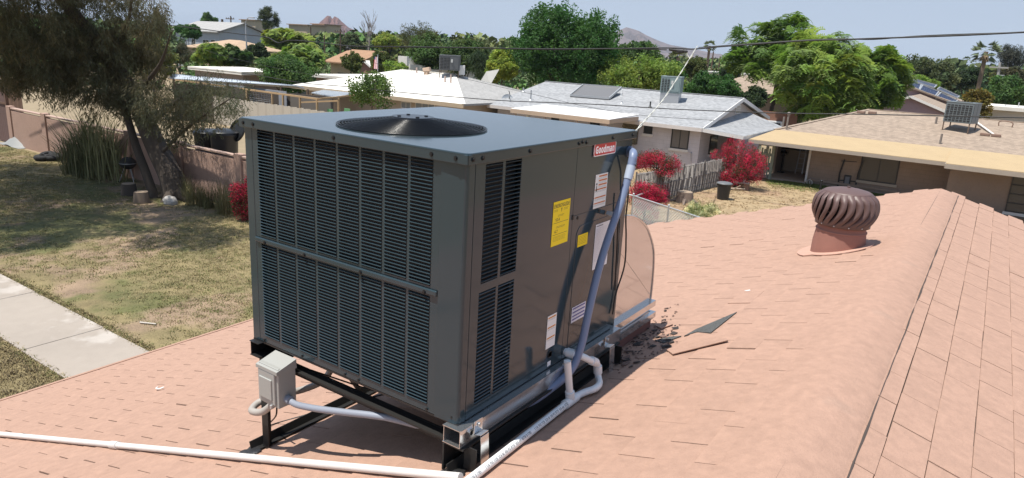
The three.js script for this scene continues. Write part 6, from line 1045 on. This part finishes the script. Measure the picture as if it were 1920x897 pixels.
{ // weathered slat fence with wire before the grey house
  const P = atY(1188, 386, 0), Q = atY(1351, 347, 0), F = thing('slat_fence', 'leaning weathered grey slat and wire fence in front of the grey house', 'fence'), d = Q.clone().sub(P), n = 34, r = rng(55), tones = [woodGrey, matt([0.36, 0.335, 0.315], 0.95), matt([0.25, 0.225, 0.21], 0.95)];
  for (let i = 0; i <= n; i++) { const p = P.clone().addScaledVector(d, i / n), h = 1.28 + 0.06 * r(), t = p.clone().addScaledVector(d, 0.012 + 0.012 * r()).setY(h); const g = beam(p.clone().setY(0.02), t, 0.15, 0.016); part('slat', g, tones[Math.floor(r() * 3)], F); }
  for (const y of [0.25, 0.7, 1.26]) part('rail', beam(P.clone().setY(y).add(V(0.02, 0, 0.05)), Q.clone().setY(y).add(V(0.02, 0, 0.05)), 0.025, 0.03), woodGrey, F);
  for (let i = 0; i <= 4; i++) { const p = P.clone().addScaledVector(d, i / 4).add(V(0.03, 0, 0.09)); part('fence_post', bar(p, p.clone().setY(1.4), 0.035, 8), matt([0.16, 0.14, 0.13]), F); }
  const w = []; for (let i = 0; i < 22; i++) { const p = P.clone().addScaledVector(d, i / 22).add(V(0.04, 0, 0.11)), e = P.clone().addScaledVector(d, (i - 1.6) / 22).add(V(0.04, 0, 0.11)); w.push(bar(p.setY(0.05), e.setY(1.25), 0.008, 4)); } part('wire', w, darkFrame, F, { kind: 'stuff' });
}
{ // yard things on the right
  const p = atY(1355, 374, 0), T = thing('trash_can', 'black plastic dustbin with grey lid in the dry yard', 'dustbin', p), m = phy([0.02, 0.02, 0.021], 0.45);
  part('body', new THREE.LatheGeometry([[0, 0], [0.235, 0], [0.245, 0.03], [0.30, 0.66], [0.325, 0.67], [0.325, 0.71], [0.30, 0.715]].map((q) => new THREE.Vector2(...q)), 28), m, T); part('lid', new THREE.LatheGeometry([[0.335, 0.70], [0.335, 0.735], [0.26, 0.765], [0.12, 0.785], [0, 0.79]].map((q) => new THREE.Vector2(...q)), 28), phy([0.13, 0.135, 0.14], 0.45), T); for (const s of [-1, 1]) part('handle', tube([[s * 0.31, 0.5, -0.07], [s * 0.36, 0.5, -0.05], [s * 0.36, 0.5, 0.05], [s * 0.31, 0.5, 0.07]], 0.015, 12, 6), m, T);
  const q = atY(1361, 343, 0), K = thing('flower_pot', 'rust brown planter with a pale green ornament below the crimson bush', 'planter', q); part('pot', new THREE.LatheGeometry([[0, 0], [0.34, 0], [0.40, 0.34], [0.44, 0.36], [0.44, 0.42], [0.38, 0.42], [0.36, 0.34], [0, 0.33]].map((v) => new THREE.Vector2(...v)), 26), matt([0.17, 0.065, 0.05]), K); part('ornament', [ball(0.11, 0, 0.5, 0, 12), ball(0.07, 0.03, 0.64, 0.03, 10), box(0.05, 0.16, 0.05, -0.1, 0.55, 0, 0, 0, 0.5)], std([0.42, 0.58, 0.50], 0.4), K);
  const b = atY(1397, 357, 0), B = thing('low_stool', 'low log stool with white cup at the foot of the crimson bush', 'stool', b); part('seat', rbox(0.75, 0.07, 0.3, 0.02, -0.2, 0.33, 0, 0, 0.1, 0.05), woodGrey, B); part('leg', cyl(0.15, 0.13, 0.32, 0.05, 0.16, 0, 0, 0, 14), matt([0.22, 0.13, 0.09]), B); part('cup', cyl(0.05, 0.06, 0.13, -0.1, 0.44, 0, 0, 0, 12), whitePaint, B);
  const l = atY(1376, 358, 0); single('fallen_log', 'pale fallen branch lying beside the black dustbin', 'log', [tube([[l.x - 0.5, 0.06, l.z + 0.3], [l.x, 0.1, l.z], [l.x + 0.4, 0.08, l.z - 0.4]], 0.045, 12, 7), bar([l.x, 0.09, l.z], [l.x + 0.3, 0.3, l.z + 0.1], 0.025, 6)], matt([0.40, 0.32, 0.24]));
  // exercise station
  const base = atY(1592, 356, 0), E = thing('exercise_station', 'black steel dip station with padded back before the taupe wall', 'exercise equipment', base), at = (x, y, dz = 0) => atZ(x, y, base.z + dz).sub(base);
  const sm = std([0.025, 0.026, 0.03], 0.4, { metalness: 0.3 });
  for (const [a, c, e] of [[[1571, 353], [1575, 325], [1584, 300]], [[1603, 357], [1610, 325], [1618, 303]]]) { part('upright', [beam(at(...a).setY(0), at(...c), 0.07, 0.07), beam(at(...c), at(...e), 0.07, 0.07)], sm, E); part('handle', bar(at(...e), at(...e).add(V(0.05, 0.02, 0.45)), 0.03, 8), sm, E); }
  part('pad', rbox(0.32, 0.5, 0.09, 0.03, ...at(1589, 338).toArray()), std([0.035, 0.036, 0.04], 0.6), E); part('pad_trim', rbox(0.2, 0.36, 0.02, 0.01, ...at(1589, 338).add(V(0, 0, 0.055)).toArray()), std([0.16, 0.17, 0.19], 0.6), E); part('cross_bar', beam(at(1573, 338), at(1608, 341), 0.05, 0.05), sm, E); part('top_bar', beam(at(1578, 302), at(1622, 305).add(V(0, 0, -0.1)), 0.03, 0.03), sm, E); part('foot', [beam(at(1571, 353).setY(0.04).add(V(0, 0, -0.5)), at(1571, 353).setY(0.04).add(V(0, 0, 0.5)), 0.07, 0.07), beam(at(1603, 357).setY(0.04).add(V(0, 0, -0.5)), at(1603, 357).setY(0.04).add(V(0, 0, 0.5)), 0.07, 0.07)], sm, E);
  const k = atY(1538, 357, 0); single('short_post', 'short black post at the corner of the taupe wall', 'post', [cyl(0.05, 0.05, 0.45, k.x, 0.22, k.z), ball(0.06, k.x, 0.46, k.z, 10)], sm);
  const tp = atZ(1519, 342, -36.15); single('garden_tap', 'pale garden tap with coiled hose end at the carport corner', 'tap', [new THREE.TorusGeometry(0.13, 0.03, 8, 20).translate(tp.x, tp.y, tp.z + 0.1), bar([tp.x, 0, tp.z + 0.06], [tp.x, tp.y + 0.2, tp.z + 0.06], 0.025, 8)], matt([0.5, 0.47, 0.42]));
}
// ---------- vehicles ----------
function car(name, label, px, py, dist, turn, col, o = {}) {
  const p = atD(px, py, dist), T = thing(name, label, o.cat || 'car', [p.x, 0, p.z], undefined, turn), L = o.len || 4.5, m = phy(col, 0.3, { clearcoat: 0.6, clearcoatRoughness: 0.1 }), h = o.h || 1.45;
  const lowP = [[-L / 2, 0.35], [-L / 2 + 0.05, 0.8], [-L / 2 + 1.1, 0.92], [L / 2 - 0.7, 0.95], [L / 2, 0.85], [L / 2, 0.35]];
  part('body', sheet(lowP, null, 1.7, 0.04).translate(0, 0, -0.85), m, T);
  const top = o.pickup ? [[-0.9, 0.93], [-0.35, h], [0.75, h], [0.95, 0.93]] : [[-L / 2 + 1.1, 0.92], [-0.55, h], [1.0, h], [L / 2 - 0.5, 0.95]];
  part('cabin', sheet(top, null, 1.5, 0.04).translate(0, 0, -0.75), m, T);
  const win = top.map(([x, y]) => [x * 0.86 + 0.02, y > 1.1 ? y - 0.08 : y + 0.06]); part('side_window', sheet(win, null, 0.02).translate(0, 0, 0.79), glassM, T); part('side_window', sheet(win, null, 0.02).translate(0, 0, -0.81), glassM, T);
  for (const x of [-L / 2 + 0.85, L / 2 - 0.9]) for (const z of [-0.78, 0.78]) { const w = part('wheel', cyl(0.33, 0.33, 0.22, x, 0.33, z, Math.PI / 2, 0, 20), std([0.015, 0.015, 0.015], 0.8), T); part('rim', cyl(0.19, 0.19, 0.23, x, 0.33, z, Math.PI / 2, 0, 14), zincDull, w); }
  for (const z of [-0.65, 0.65]) part('headlight', rbox(0.06, 0.12, 0.3, 0.02, -L / 2 - 0.02, 0.7, z), glassM, T);
  if (o.pickup) part('tailgate', box(0.06, 0.5, 1.6, L / 2 - 0.04, 0.9, 0), m, T);
  return T;
}
car('pickup_truck', 'white pickup truck parked behind the grey house porch', 1448, 235, 52, 0.1, [0.62, 0.63, 0.64], { pickup: true, len: 5.3, h: 1.8, cat: 'truck' });
car('parked_car', 'dark car parked beyond the porch under the mesquite', 1437, 206, 58, 0.1, [0.03, 0.032, 0.036]);
car('parked_car', 'silver car parked in front of the small gabled porch', 650, 137, 70, 0.2, [0.5, 0.52, 0.55]);
car('parked_car', 'grey car on the street below the yellow green tree', 562, 121, 90, 0.1, [0.35, 0.37, 0.38]);
{ const a = atY(1415, 224, 0.0), z = -52, p = atZ(1416, 222, z), q = atZ(1468, 222, z); single('low_brick_wall', 'low rust brown wall between porch roof and white truck', 'wall', lim(p.x, q.x + 1, 0, p.y + 0.6, z - 0.15, z), matt([0.22, 0.11, 0.075])); }
// ---------- poles, lamp, flag, wires ----------
function pole(label, px, yT, dist, o = {}) { const t = atD(px, yT, dist), T = thing(o.name || 'utility_pole', label, o.cat || 'pole', [t.x, 0, t.z]), m = o.mat || matt([0.11, 0.075, 0.05]); part('shaft', bar([o.lean || 0, 0, 0], [0, t.y, 0], o.r || 0.15, 8, (o.r || 0.15) * 0.7), m, T); for (let i = 0; i < (o.arms ?? 1); i++) { const y = t.y - 0.5 - i * 0.9, w = o.arm || 1.2; const c = part('crossarm', lim(-w, w, y - 0.07, y + 0.07, 0.1, 0.22), m, T); for (const x of [-0.9, -0.4, 0.4, 0.9]) part('insulator', cyl(0.06, 0.04, 0.2, x * w, y + 0.16, 0.16, 0, 0, 8), darkFrame, c); } if (o.can) part('transformer', cyl(0.28, 0.28, 0.8, 0.35, t.y - 1.6, 0, 0, 0, 14), zincDull, T); return T; }
pole('tall wooden pole with crossarm left of the street lamp', 432, 30, 125, { arms: 2 });
pole('thick bare palm stump pole between blue grey house and wooden pole', 416, 36, 130, { arms: 0, r: 0.3 });
pole('wooden pole under the apartment blocks left of the red hill', 582, 50, 120, { arms: 0 });
pole('wooden pole with crossarm directly below the red hill', 638, 54, 115, { arms: 1 });
pole('dark wooden pole above the brown gabled roof', 608, 66, 95, { arms: 0, r: 0.12 });
pole('wooden pole with crossarm beside the very large tree', 991, 60, 110, { arms: 1, arm: 1.4 });
pole('wooden pole right of the thin tall palm', 1338, 97, 110, { arms: 0 });
pole('second wooden pole right of the thin tall palm', 1351, 106, 120, { arms: 0 });
pole('grey leaning pole with transformer below the big fan palm', 1876, 117, 70, { arms: 1, r: 0.17, lean: 0.4, mat: matt([0.34, 0.33, 0.31]), can: true, arm: 0.8 });
{ const b = atD(463, 112, 86), t = atD(461, 38, 86), T = thing('street_lamp', 'tall grey street lamp with curved arm at upper left', 'street lamp', [b.x, 0, b.z]), m = std([0.42, 0.43, 0.45], 0.5, { metalness: 0.4 }); const h = t.y - 0.4, s = 86 / FOCAL; part('post', bar([0, 0, 0], [0, h, 0], 0.11, 10, 0.075), m, T); part('arm', tube([[0, h, 0], [0.15, h + 0.35, 0.0], [0.55, h + 0.65, 0], [1.2, h + 0.72, 0]], 0.05, 24, 8), m, T); part('lamp_head', [rbox(0.6, 0.14, 0.26, 0.05, 1.45, h + 0.70, 0)], m, T); part('street_sign', rbox(0.75, 0.3, 0.03, 0.01, 0.75, atD(470, 107, 86).y, 0.1), std([0.02, 0.22, 0.15], 0.5), T); }
{ const b = atD(708, 140, 63), t = atD(709, 102, 63), T = thing('flag_pole', 'thin pole with a small red and white striped flag before the round tree', 'flag', [b.x, 0, b.z]); part('shaft', bar([0, 0, 0], [0, t.y, 0], 0.035, 8), zincDull, T); const g = new THREE.PlaneGeometry(0.42, 1.05, 8, 12), a = g.attributes.position; for (let i = 0; i < a.count; i++) a.setZ(i, 0.06 * Math.sin(a.getX(i) * 18 + a.getY(i) * 2)); g.computeVertexNormals(); part('cloth', g.translate(-0.24, t.y - 0.75, 0), canvasMat(64, 160, (c) => { for (let i = 0; i < 9; i++) { c.fillStyle = i % 2 ? '#e8e4e4' : '#b03a40'; c.fillRect(i * 7.2, 0, 7.4, 160); } c.fillStyle = '#3a3f6a'; c.fillRect(0, 0, 30, 34); }, 0.8), T, { keepUV: true }); T.children[1].material.side = THREE.DoubleSide; }
{
  const rub = std([0.018, 0.018, 0.019], 0.6), Z = -27.5, line = (pts, r, n = 90) => tube(pts.map(([x, y, z = Z]) => atZ(x, y, z)), r, n, 6);
  single('overhead_cable', 'thick black overhead cable bundle crossing the whole view at the top', 'cable', [line([[270, 46], [303, 46], [420, 60], [462, 65.5], [501, 70], [521, 80], [540, 76], [599, 79.5], [652, 86], [760, 87.5], [900, 90], [1040, 92], [1180, 91], [1262, 90], [1300, 92], [1345, 88], [1400, 84], [1500, 77], [1600, 73.5], [1700, 70], [1810, 66], [1930, 60]], 0.032, 260), line([[640, 86], [760, 88.6], [900, 90], [1020, 93], [1180, 91.5], [1250, 93.5]], 0.026, 90), line([[1310, 89], [1420, 81], [1560, 73], [1640, 74], [1720, 67.5], [1930, 60]], 0.018, 80)], rub);
  const s = atZ(1272, 94, Z); single('cable_splice', 'black splice box hanging on the overhead cable near the white drop cord', 'splice box', [rbox(0.85, 0.11, 0.11, 0.05, s.x, s.y - 0.02, s.z, 0, 0, -0.06), rbox(0.3, 0.15, 0.15, 0.05, s.x + 0.1, s.y - 0.05, s.z)], rub);
  const s2 = atZ(652, 91, Z); single('cable_splice', 'black splice knot on the overhead cable above the citrus trees', 'splice box', [ball(0.12, s2.x, s2.y, s2.z, 10), rbox(0.36, 0.09, 0.09, 0.04, s2.x + 0.1, s2.y - 0.04, s2.z)], rub);
  single('overhead_cable', 'lower black cable running level before the grey and taupe roofs', 'cable', line([[300, 122, -24], [323, 125, -24], [465, 139, -24], [571, 156, -24], [643, 162, -24], [760, 174, -24], [890, 185, -24], [946, 189, -24], [1120, 196, -24], [1250, 204, -24], [1450, 212, -24], [1620, 214.5, -24], [1930, 221, -24]], 0.02, 220), rub);
  single('overhead_cable', 'thin sagging black wire above the white and grey roofs', 'cable', line([[700, 118, -26], [863, 146, -26], [946, 165, -26], [1000, 177, -26], [1100, 200, -26], [1200, 216, -26], [1340, 226, -26]], 0.009, 80), rub);
  single('overhead_cable', 'thin black wire slanting down across the upper left houses', 'cable', line([[300, 50, -26], [330, 70, -26], [380, 92, -26], [420, 105, -26], [520, 128, -26], [640, 150, -26]], 0.010, 60), rub);
  const ends = [atZ(1308, 86, Z), atZ(1250, 178, -17), atZ(1190, 250, -8.2), atZ(1165, 290, -6.2)], cv = new THREE.CatmullRomCurve3(ends), pts = cv.getPoints(60), st = [0, 1].map((k) => pts.map((p, i) => p.clone().add(V(0.012 * Math.cos(i * 1.1 + k * Math.PI), 0.012 * Math.sin(i * 1.1 + k * Math.PI), 0))));
  single('service_drop', 'twisted off white service cord dropping from the overhead cable to the roof', 'cable', [...st.map((q) => new THREE.TubeGeometry(new THREE.CatmullRomCurve3(q), 240, 0.0085, 6)), line([[1288, 95], [1290, 104], [1294, 109], [1299, 104], [1300, 97]], 0.02, 30)], matt([0.62, 0.61, 0.55]));
}
// ---------- mountains ----------
function mountain(name, label, prof, dist, depth, mat, seed, rough, base = 0) {
  const P = prof.map(([x, y]) => atD(x, y, dist)), n = 120, m = 40, f = fbm(seed, 3, 6), f2 = fbm(seed + 5, 8, 5), pos = [], idx = [], back = BASIS[2].clone().setY(0).normalize();
  const line = (t) => { const q = t * (P.length - 1), i = Math.min(P.length - 2, Math.floor(q)), k = q - i; return P[i].clone().lerp(P[i + 1], k); };
  for (let j = 0; j <= m; j++) { const v = j / m, w = (v - 0.5) * 2; for (let i = 0; i <= n; i++) { const u = i / n, p = line(u), e = Math.pow(1 - Math.abs(w), 0.75), H = Math.max(0, p.y - base) * 1.0; const k = (f(u * 1.3, v * 1.1) - 0.5) * rough + (f2(u * 1.5, v * 1.5) - 0.5) * rough * 0.6; const spread = p.addScaledVector(back, w * depth); pos.push(spread.x, base - 4 + (H + 4) * Math.min(1, e * (1 + k * (1 - e) * 2.2) + (e > 0.98 ? 0 : k * 0.25)), spread.z); if (i < n && j < m) { const a = j * (n + 1) + i; idx.push(a, a + 1, a + n + 1, a + 1, a + n + 2, a + n + 1); } } }
  const g = new THREE.BufferGeometry(); g.setAttribute('position', new THREE.Float32BufferAttribute(pos, 3)); g.setIndex(idx); g.computeVertexNormals();
  const o = struct(name, g, mat); return o;
}
const rockTex = (seed, a, b) => { const f = fbm(seed, 4, 6), g = fbm(seed + 3, 20, 3); return tex(512, (u, v) => { const t = THREE.MathUtils.smoothstep(f(u, v) + 0.3 * (g(u, v) - 0.5), 0.4, 0.6); return [0, 1, 2].map((i) => (a[i] * (1 - t) + b[i] * t) * (0.8 + 0.4 * g(v, u))); }, 1 / 160); };
mountain('red_rock_hill', '', [[560, 92], [592, 64], [598, 46], [606, 36], [613, 29.5], [618, 30], [622, 36], [627, 30.5], [634, 34], [640, 40], [647, 46], [654, 52], [662, 55], [678, 62], [690, 74], [720, 95]], 1500, 70, std(0xffffff, 0.95, { map: rockTex(701, [0.165, 0.085, 0.072], [0.085, 0.050, 0.047]), side: THREE.DoubleSide }), 703, 1.0);
mountain('far_mountain', '', [[1070, 112], [1110, 92], [1146, 66], [1160, 57], [1175, 51], [1186, 54], [1198, 58], [1212, 66], [1232, 75], [1256, 84], [1290, 90], [1330, 98], [1356, 103], [1372, 98], [1392, 100], [1410, 96], [1450, 110], [1500, 122]], 2600, 300, std(0xffffff, 0.95, { map: rockTex(711, [0.145, 0.112, 0.110], [0.09, 0.074, 0.074]), side: THREE.DoubleSide }), 713, 0.8);
mountain('far_mountain_001', '', [[830, 84], [848, 74], [860, 66], [868, 62.5], [876, 67], [886, 73], [896, 75], [902, 71], [908, 72], [920, 82], [950, 92]], 4200, 250, std([0.14, 0.13, 0.14], 0.95, { side: THREE.DoubleSide }), 723, 0.3);
renderer.render(scene, camera);
